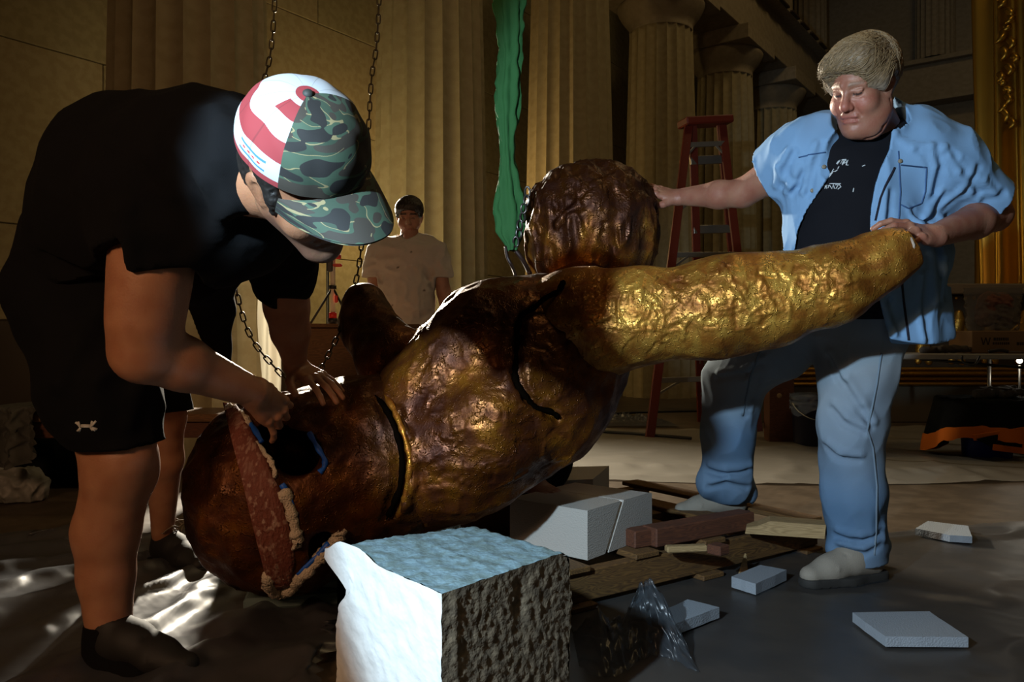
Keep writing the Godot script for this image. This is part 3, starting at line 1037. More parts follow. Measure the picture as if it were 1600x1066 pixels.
func cap_on(t: Node3D, HT: Transform3D):
	# the crown is a six-panel dome, the brim a curved tongue; HT is the head's frame
	var inv := t.transform.affine_inverse()
	var hat := HT.scaled_local(Vector3.ONE * 1.0)
	var dome := func(u: float, v: float) -> Vector3:
		var az := TAU * (u - 0.25) # 0 = front... the wearer's right at u = 0.5
		var el := v * 1.62
		var seam := 1.0 - 0.018 * pow(absf(cos(az * 3.0 + 0.0)), 14.0) * sin(minf(el, 1.5))
		var r := pow(sin(minf(el, PI / 2)), 0.86) * seam
		var y := 0.062 + 0.098 * cos(el) * (1.0 + 0.06 * cos(az) * sin(el))
		var wr := 0.0022 * sin(az * 7.0 + el * 9.0) * sin(el * 2.0)
		return inv * (hat * Vector3((0.098 + wr) * r * -sin(az - PI / 2.0) , y, -0.008 + (0.117 + wr) * r * cos(az - PI / 2.0)))
	var st := tool_()
	st.set_smooth_group(0)
	for i in 96: for j in 36:
		uvquad(st, dome, i, j, 96, 36)
	# the inside, a little smaller
	var inner := func(u: float, v: float) -> Vector3:
		var p: Vector3 = dome.call(1.0 - u, v)
		var c: Vector3 = inv * (hat * Vector3(0, 0.05, 0))
		return c + (p - c) * 0.985
	for i in 48: for j in 12:
		uvquad(st, inner, i, j, 48, 12)
	var m := mat(Color.WHITE, 0.85)
	m.albedo_texture = cap_texture()
	var crown := put("cap", fine(st).commit(), m, t)
	var bs := tool_()
	bs.set_smooth_group(0)
	for side in [1.0, -1.0]:
		var brim := func(u: float, v: float) -> Vector3:
			var x := (u - 0.5) * 2.0
			var hw := 0.083
			var z0 := -0.008 + 0.117 * sqrt(maxf(0.0, 1.0 - pow(x * hw / 0.1, 2)))
			var out := 0.088 * pow(maxf(0.0, 1.0 - pow(absf(x), 2.6)), 0.6)
			var xx := x * hw * (1.0 + 0.06 * v)
			var y = 0.058 - 0.022 * x * x - 0.018 * v * v - 0.004 * v + side * 0.0018
			return inv * (hat * Vector3(-xx * side if side > 0 else xx, y, z0 - 0.004 + out * v))
		for i in 40: for j in 12:
			uvquad(bs, brim, i, j, 40, 12)
	var bm := mat(Color.WHITE, 0.8)
	bm.albedo_texture = camo_texture()
	bm.uv1_scale = Vector3(1.0, 0.5, 1)
	bm.cull_mode = BaseMaterial3D.CULL_DISABLED
	put("brim", fine(bs).commit(), bm, crown)
	var btn := tool_()
	lathe(btn, [Vector2(0, 0.006), Vector2(0.005, 0.005), Vector2(0.008, 0.002), Vector2(0.0085, -0.003), Vector2(0, -0.004)], 16)
	var bo := obj("cap_button", fine(btn), mat(Color(0.13, 0.15, 0.14), 0.7), crown)
	bo.transform = inv * hat * Transform3D(Basis(), Vector3(0, 0.16, -0.008))

func cap_man():
	var t := thing("person", "bending man in black shirt and shorts with a striped and camouflage cap", "person", Vector3(-0.95, 0, -1.9))
	var nz := skin_noise()
	var skin := skin_color(lin(0.34, 0.165, 0.09), lin(0.27, 0.115, 0.06), nz)
	var sho := W(246, 305, 1.58)
	var elb := W(224, 548, 1.6)
	var wri := W(398, 614, 1.79)
	var hip := W(120, 478, 1.9)
	var kne := W(188, 735, 1.86)
	var ank := W(170, 975, 1.9)
	var hip2 := W(160, 480, 2.2)
	var kne2 := W(258, 650, 2.55)
	var ank2 := W(254, 835, 2.76)
	var HT := Transform3D(frame(Vector3(0.66, -0.69, 0.32), Vector3(0.25, 0.62, 0.75)).scaled_local(Vector3.ONE * 1.04), W(475, 280, 1.34))
	var b := Sdf.new()
	b.chain([hip, kne], [0.1, 0.077], 0.03)
	b.chain([kne, W(166, 830, 1.89), W(166, 900, 1.9), ank], [0.077, 0.074, 0.062, 0.052], 0.02)
	b.cap(kne, W(196, 712, 1.83), 0.074, 0.07, 0.03)
	b.chain([hip2, kne2, kne2.lerp(ank2, 0.35), ank2], [0.09, 0.06, 0.057, 0.036], 0.03)
	b.cap(hip, hip2, 0.13, 0.13, 0.05)
	b.chain([W(130, 430, 1.95), W(215, 290, 1.78), W(320, 270, 1.6)], [0.14, 0.15, 0.13], 0.08)
	b.cap(W(330, 270, 1.56), HT * Vector3(0, -0.03, -0.03), 0.075, 0.07, 0.04)
	b.chain([sho, elb], [0.09, 0.064], 0.03)
	b.cap(W(236, 430, 1.57), W(226, 500, 1.58), 0.07, 0.066, 0.03)
	b.chain([elb, W(285, 568, 1.66), wri], [0.062, 0.056, 0.034], 0.02)
	var sho2 := W(430, 320, 1.82)
	var elb2 := W(448, 480, 2.08)
	var wri2 := W(462, 572, 2.2)
	b.cap(W(330, 290, 1.65), sho2, 0.12, 0.08, 0.05)
	b.chain([sho2, elb2], [0.078, 0.058], 0.03)
	b.chain([elb2, elb2.lerp(wri2, 0.4), wri2], [0.054, 0.05, 0.03], 0.02)
	var HI := HT.affine_inverse()
	var fc := func(p: Vector3, n: Vector3) -> Color:
		var l := HI * p
		var c: Color = skin.call(p, n)
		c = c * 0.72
		# beard shadow along the jaw and round the mouth
		var bd := smoothstep(-0.035, -0.06, l.y - 0.02 * smoothstep(0.05, 0.0, l.z)) * smoothstep(-0.02, 0.02, l.z)
		return c.lerp(lin(0.045, 0.03, 0.024), 0.62 * bd)
	var hd := Sdf.new()
	head(hd, HT, 0.1)
	hd.cap(HT * Vector3(0, -0.05, -0.03), W(352, 262, 1.5), 0.062, 0.07, 0.03)
	# the hand grips the edge of the opening, seen from the back
	var h := Sdf.new()
	var hy := (W(462, 668, 1.9) - wri).normalized()
	var hz := Vector3(0.2, 0.42, 0.88)
	hz = (hz - hy * hz.dot(hy)).normalized()
	var hx := hy.cross(hz)
	if hx.y < 0: hx = -hx
	hand(h, Transform3D(Basis(hx, hy, hz).scaled_local(Vector3.ONE * 1.02), wri), [[28, 48, 28], [32, 50, 30], [30, 48, 28], [8, 22, 18]], [Vector3(0.5, 0.8, -0.5), Vector3(0.2, 0.9, -0.5), Vector3(0, 0.9, -0.6)], 1.4)
	h.cap(wri, wri.lerp(elb, 0.2), 0.033, 0.038, 0.02)
	for k in 4:
		h.fold([wri + hy * 0.02 + hx * (0.012 - 0.008 * k), wri + hy * 0.08 + hx * (0.03 - 0.02 * k)], 0.0035, 0.0022)
	var h2 := Sdf.new()
	var gy := (W(512, 598, 2.14) - wri2).normalized()
	var gz := Vector3(0.25, 0.9, 0.35)
	gz = (gz - gy * gz.dot(gy)).normalized()
	hand(h2, Transform3D(Basis(gy.cross(gz), gy, gz), wri2), [[14, 14, 10], [12, 14, 10], [12, 14, 10], [14, 14, 10]], [Vector3(0.8, 0.6, -0.2), Vector3(0.5, 0.85, -0.2), Vector3(0.3, 0.95, -0.2)], 1.2)
	h2.cap(wri2, wri2.lerp(elb2, 0.3), 0.029, 0.036, 0.02)
	later("body", [[b, 0.012, skin], [hd, 0.0045, fc], [h, 0.0034, skin], [h2, 0.004, skin]], skin_mat(), t)
	var hr := Sdf.new()
	hr.cap(HT * Vector3(0, 0.05, -0.05), HT * Vector3(0, 0.0, -0.055), 0.08, 0.068, 0.03)
	hr.cap(HT * Vector3(0, -0.01, -0.055), HT * Vector3(0, -0.065, -0.05), 0.07, 0.06, 0.03)
	for e in [-1.0, 1.0]:
		hr.cap(HT * Vector3(e * 0.07, 0.05, 0.0), HT * Vector3(e * 0.072, 0.008, 0.026), 0.022, 0.012, 0.02)
		hr.cap(HT * Vector3(e * 0.072, 0.01, 0.026), HT * Vector3(e * 0.07, -0.02, 0.026), 0.011, 0.007, 0.01)
	hr.noise = fold_noise(90.0, 3)
	hr.amp = 0.003
	var hair := later("hair", [[hr, 0.005, null]], mat(Color(0.09, 0.075, 0.065), 0.55), t)
	cap_on(t, HT)
	# t-shirt
	var s := Sdf.new()
	s.chain([W(126, 425, 1.92), W(210, 285, 1.76), W(320, 262, 1.6)], [0.152, 0.166, 0.152], 0.1)
	s.cap(W(215, 350, 1.78), W(345, 316, 1.62), 0.17, 0.165, 0.08)
	s.cap(W(320, 320, 1.66), W(392, 330, 1.75), 0.15, 0.1, 0.06)
	s.cap(W(320, 240, 1.62), W(352, 236, 1.5), 0.12, 0.085, 0.04)
	s.cap(W(262, 285, 1.6), sho, 0.13, 0.115, 0.06)
	s.cap(sho, W(229, 404, 1.57), 0.112, 0.094, 0.04)
	s.cap(W(340, 250, 1.55), W(388, 262, 1.43), 0.1, 0.082, 0.04)
	s.cut(HT * Vector3(0, -0.03, 0.0), HT * Vector3(0, -0.1, 0.14), 0.088, 0.12, 0.01)
	s.chain([sho2, sho2.lerp(elb2, 0.68)], [0.1, 0.08], 0.04)
	# the loose front hanging down
	s.cap(W(300, 380, 1.75), W(318, 470, 1.84), 0.12, 0.06, 0.06)
	s.cap(W(312, 450, 1.84), W(338, 575, 1.92), 0.06, 0.035, 0.05)
	s.noise = fold_noise(5.0, 6)
	s.amp = 0.008
	var mouth := W(226, 424, 1.57)
	var md := (elb - sho).normalized() + Vector3(0.02, 0, 0)
	s.extra = func(p: Vector3, d: float) -> float:
		if p.z > -1.72 and p.x < -0.62 and p.y < 1.0:
			d = maxf(d, (p - mouth).dot(md) + 0.02 * sin((p.x + 0.7) * 14.0))
		if p.x > -0.58 and p.z < -1.9 and p.y < 0.98 and p.x > -0.62:
			d = maxf(d, 0.885 - p.y)
		if p.x < -0.72:
			d = maxf(d, 0.9 + (p.x + 1.0) * 0.25 - p.y)
		return d
	for l in [[250, 250, 300, 300, 320, 360], [282, 230, 320, 280, 345, 330], [190, 200, 240, 240, 270, 300], [160, 260, 190, 330, 200, 400], [300, 400, 340, 360, 360, 320], [335, 170, 345, 200, 340, 250]]:
		s.fold(picks(s, l, 0.8), 0.02, 0.012)
	var bm := cloth_mat(Color(0.04, 0.043, 0.05), 0.95, 0.03, 16.0)
	later("t_shirt", [[s, 0.0105, null]], bm, t)
	# shorts
	var sh := Sdf.new()
	sh.cap(W(132, 455, 1.92), W(140, 480, 2.08), 0.155, 0.155, 0.06)
	sh.chain([W(132, 462, 1.88), W(156, 600, 1.84), W(187, 700, 1.83)], [0.152, 0.122, 0.088], 0.05)
	sh.chain([hip2, kne2], [0.13, 0.085], 0.05)
	sh.noise = fold_noise(4.0, 16)
	sh.amp = 0.012
	var hem := W(190, 696, 1.83)
	var hem2 := kne2
	sh.extra = func(p: Vector3, d: float) -> float:
		if p.z > -2.02:
			return maxf(d, (p - hem).dot(Vector3(0.06, -1, -0.05)))
		return maxf(d, hem2.y + 0.02 - p.y)
	for l in [[210, 520, 195, 560, 150, 590], [235, 560, 215, 610, 200, 660], [160, 480, 120, 540, 90, 600]]:
		sh.fold(picks(sh, l, 0.8), 0.02, 0.011)
	var so := later("shorts", [[sh, 0.0105, null]], cloth_mat(Color(0.03, 0.034, 0.045), 0.9, 0.02, 16.0), t)
	var ink := mat(Color(0.62, 0.62, 0.6), 0.6)
	for ln in [[118, 660, 123, 664, 126, 669, 124, 674], [122, 659, 124, 664, 126, 669], [121, 674, 126, 669], [127, 665, 141, 665], [127, 667, 141, 667], [150, 658, 145, 664, 142, 668], [144, 658, 143, 664, 142, 669, 145, 673], [142, 668, 152, 671], [143, 670, 149, 673]]:
		var eo := obj("emblem_stroke", strokes(sh, [ln], 0.0026, 0.8), ink, so)
		eo.position = -t.position
	# socks and shoes
	var sk := Sdf.new()
	sk.chain([W(171, 972, 1.9), W(172, 1000, 1.9), W(174, 1035, 1.9)], [0.056, 0.056, 0.058], 0.02)
	sk.cap(W(174, 1035, 1.9), W(215, 1062, 1.84), 0.055, 0.05, 0.03)
	sk.plane(Vector3.UP, W(171, 971, 1.9))
	var skm := cloth_mat(Color(0.04, 0.04, 0.045), 0.95)
	later("sock", [[sk, 0.007, null]], skm, t)
	var bk := mat(Color(0.035, 0.035, 0.04), 0.7)
	var T2: Transform3D = shoe(Vector3(0.75, 0, 0.5), Vector3(ank2.x - 0.03, 0, -2.8), 1.0)[2]
	var ls := tool_()
	for k in 5:
		var pts := []
		for i in 14:
			var an := TAU * i / 13.0
			pts.append(T2 * Vector3(-0.02 + 0.012 * k + 0.028 * cos(an + k), 0.118 + 0.03 * absf(sin(an)) + 0.004 * k, 0.09 + 0.028 * sin(an + k * 1.4)) - t.position)
		tube(ls, pts, 0.0022, 5)
	obj("laces", fine(ls), mat(Color(0.4, 0.36, 0.3), 0.8), t)
	add_shoes(t, [[Vector3(1, 0, 0.25), Vector3(-0.99, 0, -1.9), 1.05], [Vector3(0.75, 0, 0.5), Vector3(ank2.x - 0.03, 0, -2.8), 1.0]], bk, mat(Color(0.03, 0.03, 0.03), 0.6))

func young_man():
	var Z := 5.2
	var t := thing("person", "young dark-haired man in a stained pale grey t-shirt standing behind the statue and looking down", "person", Vector3(-0.67, 0, -Z))
	var nz := skin_noise()
	var skin := skin_color(lin(0.34, 0.19, 0.13), lin(0.28, 0.13, 0.09), nz)
	var HT := Transform3D(frame(Vector3(0.03, -0.22, 1), Vector3(0, 1, 0.2)).scaled_local(Vector3.ONE * 1.0), W(640, 342, Z))
	var b := Sdf.new()
	var sl := W(592, 398, Z)
	var sr := W(680, 396, Z)
	b.cap(sl.lerp(sr, 0.2), sl.lerp(sr, 0.8), 0.1, 0.1, 0.05)
	b.chain([W(636, 410, Z), W(636, 470, Z), W(636, 530, Z)], [0.13, 0.13, 0.13], 0.06)
	b.cap(W(638, 395, Z), W(640, 362, Z - 0.02), 0.062, 0.058, 0.03)
	b.chain([sl, W(583, 458, Z + 0.02), W(590, 510, Z - 0.15)], [0.062, 0.044, 0.03], 0.03)
	b.chain([sr, W(694, 458, Z + 0.02), W(698, 515, Z - 0.12)], [0.062, 0.044, 0.03], 0.03)
	for e in [-1.0, 1.0]:
		b.chain([W(636 + e * 22, 545, Z), W(636 + e * 24, 630, Z), Vector3(-0.69 + e * 0.11, 0.09, -Z)], [0.09, 0.06, 0.04], 0.03)
	var hd := Sdf.new()
	head(hd, HT)
	var HI := HT.affine_inverse()
	var fc := func(p: Vector3, n: Vector3) -> Color:
		var l := HI * p
		var c: Color = skin.call(p, n)
		for e in [-1.0, 1.0]:
			if l.z > 0.05 and absf(l.x * e - 0.032) < 0.02 and absf(l.y - 0.036) < 0.006: c = lin(0.04, 0.025, 0.02)
			if l.z > 0.05 and Vector2(l.x * e - 0.031, (l.y - 0.008) * 2).length() < 0.012: c = c.lerp(lin(0.05, 0.03, 0.03), 0.7)
		if l.z > 0.06 and absf(l.x) < 0.024 and absf(l.y + 0.0585) < 0.009: c = c.lerp(lin(0.25, 0.08, 0.07), 0.5)
		return c
	var hs := Sdf.new()
	for e in [[W(590, 510, Z - 0.15), Vector3(0.1, -1, 0.15), 1.0], [W(698, 515, Z - 0.12), Vector3(-0.05, -1, 0.1), -1.0]]:
		var y: Vector3 = e[1].normalized()
		var z := Vector3(-e[2], 0, 0.2)
		z = (z - y * z.dot(y)).normalized()
		hand(hs, Transform3D(Basis(y.cross(z) * 1.0, y, z), e[0]), [[10, 20, 15], [12, 22, 15], [14, 22, 15], [16, 22, 15]], [Vector3(0.6, 0.8, -0.2), Vector3(0.3, 0.9, -0.2), Vector3(0.1, 1, -0.2)])
	later("body", [[b, 0.016, skin], [hd, 0.005, fc], [hs, 0.006, skin]], skin_mat(), t)
	var hr := Sdf.new()
	hr.cap(HT * Vector3(0, 0.062, -0.03), HT * Vector3(0, 0.064, 0.01), 0.09, 0.086, 0.02)
	hr.cap(HT * Vector3(0, 0.03, -0.05), HT * Vector3(0, 0.0, -0.055), 0.07, 0.06, 0.03)
	hr.cap(HT * Vector3(-0.05, 0.08, 0.06), HT * Vector3(0.05, 0.08, 0.06), 0.03, 0.03, 0.03)
	hr.cut(HT * Vector3(-0.05, 0.0, 0.115), HT * Vector3(0.05, 0.0, 0.115), 0.062, 0.062, 0.02)
	for e in [-1.0, 1.0]:
		hr.cap(HT * Vector3(e * 0.07, 0.05, 0.0), HT * Vector3(e * 0.074, 0.02, 0.02), 0.02, 0.01, 0.02)
	hr.noise = fold_noise(60.0, 3)
	hr.amp = 0.004
	later("hair", [[hr, 0.006, null]], mat(Color(0.08, 0.055, 0.04), 0.55), t)
	var s := Sdf.new()
	s.cap(sl.lerp(sr, 0.18), sl.lerp(sr, 0.82), 0.115, 0.115, 0.05)
	s.chain([W(636, 408, Z), W(636, 470, Z), W(636, 540, Z)], [0.165, 0.165, 0.17], 0.06, Vector3(0, 0, 1), 1.2)
	s.cap(W(636, 398, Z), W(637, 384, Z), 0.09, 0.082, 0.03)
	s.cut(W(638, 383, Z - 0.05), W(640, 362, Z), 0.066, 0.066, 0.01)
	s.cap(sl, sl.lerp(W(583, 458, Z), 0.6), 0.085, 0.08, 0.03)
	s.cap(sr, sr.lerp(W(694, 458, Z), 0.6), 0.085, 0.08, 0.03)
	s.noise = fold_noise(6.5, 91)
	s.amp = 0.015
	var cy := W(600, 434, Z).y
	s.extra = func(p: Vector3, d: float) -> float:
		if absf(p.x + 0.685) > 0.185: d = maxf(d, cy - p.y)
		return maxf(d, 0.78 - p.y)
	s.fold([W(654, 392, Z - 0.2), W(640, 412, Z - 0.2), W(632, 424, Z - 0.2)], 0.02, -0.015)
	var stain := func(p: Vector3, _n: Vector3) -> Color:
		var c := lin(0.4, 0.37, 0.34)
		for q in [W(620, 416, Z - 0.2), W(611, 476, Z - 0.2), W(643, 394, Z - 0.15), W(661, 452, Z - 0.2)]:
			if Vector2(p.x - q.x, p.y - q.y).length() < 0.007: c = lin(0.06, 0.05, 0.05)
		return c
	later("t_shirt", [[s, 0.011, stain]], painted(cloth_mat(Color.WHITE)), t)
	var tr := Sdf.new()
	tr.cap(W(626, 535, Z), W(648, 535, Z), 0.14, 0.14, 0.05)
	for e in [-1.0, 1.0]:
		tr.chain([W(636 + e * 22, 545, Z), W(636 + e * 24, 630, Z), Vector3(-0.69 + e * 0.11, 0.09, -Z)], [0.11, 0.085, 0.07], 0.03)
	tr.plane(Vector3.DOWN, Vector3(0, 0.06, 0))
	later("trousers", [[tr, 0.016, null]], cloth_mat(Color(0.08, 0.08, 0.1)), t)
	add_shoes(t, [[Vector3(-0.2, 0, 1), Vector3(-0.8, 0, -Z), 1.0], [Vector3(0.2, 0, 1), Vector3(-0.58, 0, -Z), 1.0]], mat(Color(0.1, 0.1, 0.1)), mat(Color(0.3, 0.3, 0.3)), 0.012)

func crouching_man():
	var t := thing("person", "dark-clothed person crouching behind the statue with a hand on a foam block", "person", Vector3(0.0, 0, -3.1))
	var nz := skin_noise()
	var skin := skin_color(lin(0.27, 0.13, 0.085), lin(0.2, 0.09, 0.06), nz)
	var kn := W(850, 722, 2.98)
	var wri := W(838, 757, 2.72)
	var sh := W(690, 610, 3.05)
	var el := W(752, 752, 2.9)
	var b := Sdf.new()
	b.chain([W(745, 715, 3.15), kn, Vector3(0.0, 0.1, -3.1)], [0.1, 0.07, 0.045], 0.03)
	b.chain([W(700, 720, 3.2), W(735, 690, 3.4), Vector3(-0.15, 0.1, -3.45)], [0.1, 0.07, 0.045], 0.03)
	b.chain([W(722, 700, 3.18), W(715, 620, 3.1), W(712, 590, 3.08)], [0.13, 0.14, 0.12], 0.05)
	b.cap(W(718, 585, 3.08), W(740, 545, 3.05), 0.07, 0.06, 0.03)
	b.chain([sh, el], [0.07, 0.05], 0.03)
	b.chain([el, wri], [0.045, 0.03], 0.02)
	b.chain([W(750, 600, 3.2), W(790, 660, 3.3), W(770, 640, 3.1)], [0.07, 0.05, 0.035], 0.03)
	var HT := Transform3D(frame(Vector3(0.5, -0.5, 0.6), Vector3(0.2, 0.9, 0.3)).scaled_local(Vector3.ONE * 0.95), W(748, 528, 3.02))
	var hd := Sdf.new()
	head(hd, HT)
	var h := Sdf.new()
	var hy := (W(880, 782, 2.62) - wri).normalized()
	var hz := Vector3(0.2, 0.9, 0.4)
	hz = (hz - hy * hz.dot(hy)).normalized()
	hand(h, Transform3D(Basis(hy.cross(hz), hy, hz), wri), [[16, 22, 14], [16, 24, 14], [16, 24, 14], [14, 22, 14]], [Vector3(0.7, 0.7, -0.2), Vector3(0.4, 0.9, -0.2), Vector3(0.2, 0.95, -0.2)], 1.3)
	h.cap(wri, wri.lerp(el, 0.3), 0.03, 0.034, 0.02)
	later("body", [[b, 0.014, skin], [hd, 0.008, skin], [h, 0.0036, skin]], skin_mat(), t)
	var hr := Sdf.new()
	hr.cap(HT * Vector3(0, 0.06, -0.03), HT * Vector3(0, 0.06, 0.01), 0.09, 0.086, 0.03)
	later("hair", [[hr, 0.01, null]], mat(Color(0.06, 0.05, 0.04)), t)
	var tr := Sdf.new()
	tr.chain([W(740, 715, 3.15), W(848, 724, 2.98), Vector3(0.0, 0.13, -3.1)], [0.125, 0.102, 0.075], 0.04)
	tr.chain([W(700, 720, 3.2), W(735, 690, 3.4), Vector3(-0.15, 0.13, -3.45)], [0.12, 0.09, 0.07], 0.04)
	tr.noise = fold_noise(5.0, 15)
	tr.amp = 0.01
	later("trousers", [[tr, 0.012, null]], cloth_mat(Color(0.04, 0.04, 0.045)), t)
	var s := Sdf.new()
	s.chain([W(722, 700, 3.18), W(715, 625, 3.1), W(712, 600, 3.08)], [0.16, 0.16, 0.13], 0.05)
	s.chain([sh, el, el.lerp(wri, 0.55)], [0.095, 0.072, 0.056], 0.03)
	s.chain([W(750, 600, 3.2), W(790, 660, 3.3), W(772, 642, 3.13)], [0.09, 0.07, 0.05], 0.03)
	s.noise = fold_noise(6.0, 17)
	s.amp = 0.01
	later("pullover", [[s, 0.012, null]], cloth_mat(Color(0.04, 0.04, 0.05)), t)
	add_shoes(t, [[Vector3(0.6, 0, 0.8), Vector3(-0.03, 0, -3.14), 1.0], [Vector3(0.3, 0, 0.9), Vector3(-0.17, 0, -3.5), 1.0]], mat(Color(0.6, 0.6, 0.58)), mat(Color(0.7, 0.7, 0.68)), 0.01)

# ---------------------------------------------------------------- the fallen gilded statue
func gold_textures() -> Array:
	# albedo between brown size and leaf, and a relief of brush strokes, flakes and torn leaf edges
	var N := 512
	var n1 := noise_img(N, 0.012, 4, 101)
	var n2 := noise_img(N, 0.03, 3, 102, FastNoiseLite.TYPE_SIMPLEX_SMOOTH, FastNoiseLite.FRACTAL_RIDGED)
	var n3 := noise_img(N, 0.02, 2, 103, FastNoiseLite.TYPE_CELLULAR)
	var n4 := noise_img(N, 0.08, 3, 104)
	var alb := Image.create_empty(N, N, false, Image.FORMAT_RGB8)
	var hgt := Image.create_empty(N, N, false, Image.FORMAT_L8)
	var rgh := Image.create_empty(N, N, false, Image.FORMAT_L8)
	var leaf := Color(0.9, 0.76, 0.42)
	var rust := Color(0.62, 0.42, 0.17)
	var dirt := Color(0.24, 0.14, 0.07)
	for y in N: for x in N:
		var a := n1.get_pixel(x, y).r
		var b := n2.get_pixel(x, y).r
		var c := n3.get_pixel(x, y).r
		var d := n4.get_pixel(x, y).r
		var t := clampf((a - 0.35) * 2.2 + (d - 0.5) * 0.5, 0, 1)
		var col := rust.lerp(leaf, t)
		col = col.lerp(dirt, smoothstep(0.82, 0.97, b) * 0.6 + smoothstep(0.62, 0.8, d) * 0.3)
		alb.set_pixel(x, y, col)
		var hh := clampf(0.55 * smoothstep(0.75, 0.97, b) * smoothstep(0.4, 0.6, a) + 0.12 * d + 0.2 * a, 0, 1)
		hgt.set_pixel(x, y, Color(hh, hh, hh))
		var rr := clampf(0.3 + 0.3 * (1.0 - t) + 0.2 * (d - 0.5), 0.1, 1)
		rgh.set_pixel(x, y, Color(rr, rr, rr))
	return [ImageTexture.create_from_image(alb), ImageTexture.create_from_image(hgt), ImageTexture.create_from_image(rgh)]

func gilded(tex: Array, tint: Color, metal := 0.75, cm := 1.0, scale := Vector3.ONE * 2.2) -> StandardMaterial3D:
	var m := mat(tint, 1.0, metal)
	m.albedo_texture = tex[0]
	m.roughness_texture = tex[2]
	tri(m, scale)
	relief(m, tex[1], cm)
	return m

var statue_sdf: Sdf
func statue():
	var t := thing("statue", "fallen oversize gilded statue whose outstretched arm is held by the man in blue", "statue", Vector3(0.0, 0, -2.3))
	var tex := gold_textures()
	var gold := gilded(tex, Color(0.9, 0.82, 0.7), 0.6, 0.8, Vector3.ONE * 2.6)
	painted(gold)
	# trunk: open lower end at the left, waist step, back, shoulder, arm
	var low := Sdf.new()
	low.cap(W(448, 768, 2.3), W(560, 722, 2.36), 0.285, 0.24, 0.05)
	low.cap(W(560, 722, 2.36), W(630, 700, 2.37), 0.238, 0.214, 0.05)
	low.ball(W(640, 720, 2.31), 0.165, 0.1)
	# flattened left end
	low.plane(Vector3(-0.97, -0.1, 0.12), W(306, 760, 2.28))
	low.noise = fold_noise(7.0, 5)
	low.amp = 0.01
	var torso := Sdf.new()
	torso.chain([W(650, 700, 2.36), W(712, 655, 2.38), W(800, 590, 2.42)], [0.205, 0.245, 0.292], 0.06)
	torso.cap(W(800, 590, 2.42), W(862, 555, 2.44), 0.285, 0.235, 0.08)
	torso.ball(W(700, 720, 2.3), 0.17, 0.1)
	torso.ball(W(762, 668, 2.28), 0.185, 0.1)
	torso.ball(W(905, 596, 2.6), 0.11, 0.06)
	torso.ball(W(870, 640, 2.32), 0.1, 0.12)
	# the spine's hollow and the shoulder blade
	torso.fold([W(620, 640, 2.1), W(700, 590, 2.1), W(790, 520, 2.12)], 0.07, -0.03)
	torso.fold([W(730, 620, 2.1), W(770, 650, 2.1), W(790, 700, 2.12)], 0.06, 0.02)
	torso.noise = fold_noise(6.0, 12)
	torso.amp = 0.008
	torso.plane(Vector3(-0.97, -0.1, 0.2), W(606, 715, 2.36))
	var edge := [[588, 618], [606, 642], [622, 680], [630, 720], [627, 760], [616, 790], [606, 812]]
	var arm := Sdf.new()
	arm.cap(W(872, 530, 2.4), W(905, 512, 2.36), 0.185, 0.17, 0.08)
	arm.chain([W(905, 510, 2.34), W(1000, 494, 2.27), W(1110, 485, 2.23), W(1200, 470, 2.2), W(1300, 444, 2.15), W(1372, 411, 2.13), W(1430, 380, 2.1)], [0.165, 0.128, 0.124, 0.12, 0.1, 0.073, 0.05], 0.05)
	arm.ball(W(1140, 470, 2.22), 0.11, 0.08)
	arm.plane(Vector3(0.85, 0.45, 0.1), W(1424, 384, 2.1))
	arm.noise = fold_noise(6.0, 44)
	arm.amp = 0.005
	# torn seam round the shoulder
	var seam := [884, 440, 872, 452, 852, 466, 836, 478, 816, 492, 808, 512, 805, 535, 803, 560, 806, 585, 812, 605, 822, 625, 840, 636, 858, 645, 872, 652]
	var all := Sdf.new()
	for s in [torso, arm]:
		for i in s.a.size():
			all.a.append(s.a[i]); all.ab.append(s.ab[i]); all.wv.append(s.wv[i]); all.inv.append(s.inv[i]); all.r0.append(s.r0[i]); all.dr.append(s.dr[i]); all.kk.append(s.kk[i]); all.q.append(s.q[i]); all.kind.append(s.kind[i])
	statue_sdf = all
	var sp := picks(all, seam, 1.2)
	rng.seed = 5
	for i in sp.size() - 1:
		var j := Vector3(rng.randf_range(-0.008, 0.008), rng.randf_range(-0.006, 0.006), 0)
		torso.fold([sp[i] + j, sp[i + 1] + j], 0.012, -0.022)
		arm.fold([sp[i] + j, sp[i + 1] + j], 0.012, -0.03)
		torso.fold([sp[i] + Vector3(-0.026, 0, 0), sp[i + 1] + Vector3(-0.026, 0, 0)], 0.02, 0.006)
	var cs := tool_()
	var cp := []
	var cr := []
	for i in sp.size():
		cp.append(sp[i] - t.position + Vector3(rng.randf_range(-0.006, 0.006), rng.randf_range(-0.005, 0.005), -0.004))
	cp = smooth_path(cp, 4)
	for i in cp.size():
		cr.append(0.0075 * rng.randf_range(0.6, 1.35) * (0.3 if i == 0 or i == cp.size() - 1 else 1.0))
	tube(cs, cp, cr, 6)
	var gap := mat(Color(0.03, 0.018, 0.01), 1.0)
	gap.metallic_specular = 0.0
	obj("shoulder_crack", fine(cs), gap, t)
	# torn leaf: raised crumpled strokes on arm and back
	for k in 190:
		var x := rng.randf_range(905, 1330)
		var y: float = lerpf(480, 430, (x - 900) / 430.0) + rng.randf_range(-40, 62)
		var a := rng.randf_range(0, TAU)
		var l := rng.randf_range(14, 46)
		var c := rng.randf_range(-8, 8)
		var pts := picks(arm, [x, y, x + cos(a) * l * 0.5 - sin(a) * c, y + sin(a) * l * 0.5 + cos(a) * c, x + cos(a) * l, y + sin(a) * l], 1.2)
		if pts[0].z < -2.5 or pts[1].z < -2.5 or pts[2].z < -2.5: continue
		arm.fold(pts, rng.randf_range(0.0035, 0.0055), rng.randf_range(0.0025, 0.005) * (1.0 if rng.randf() < 0.7 else -1.0))
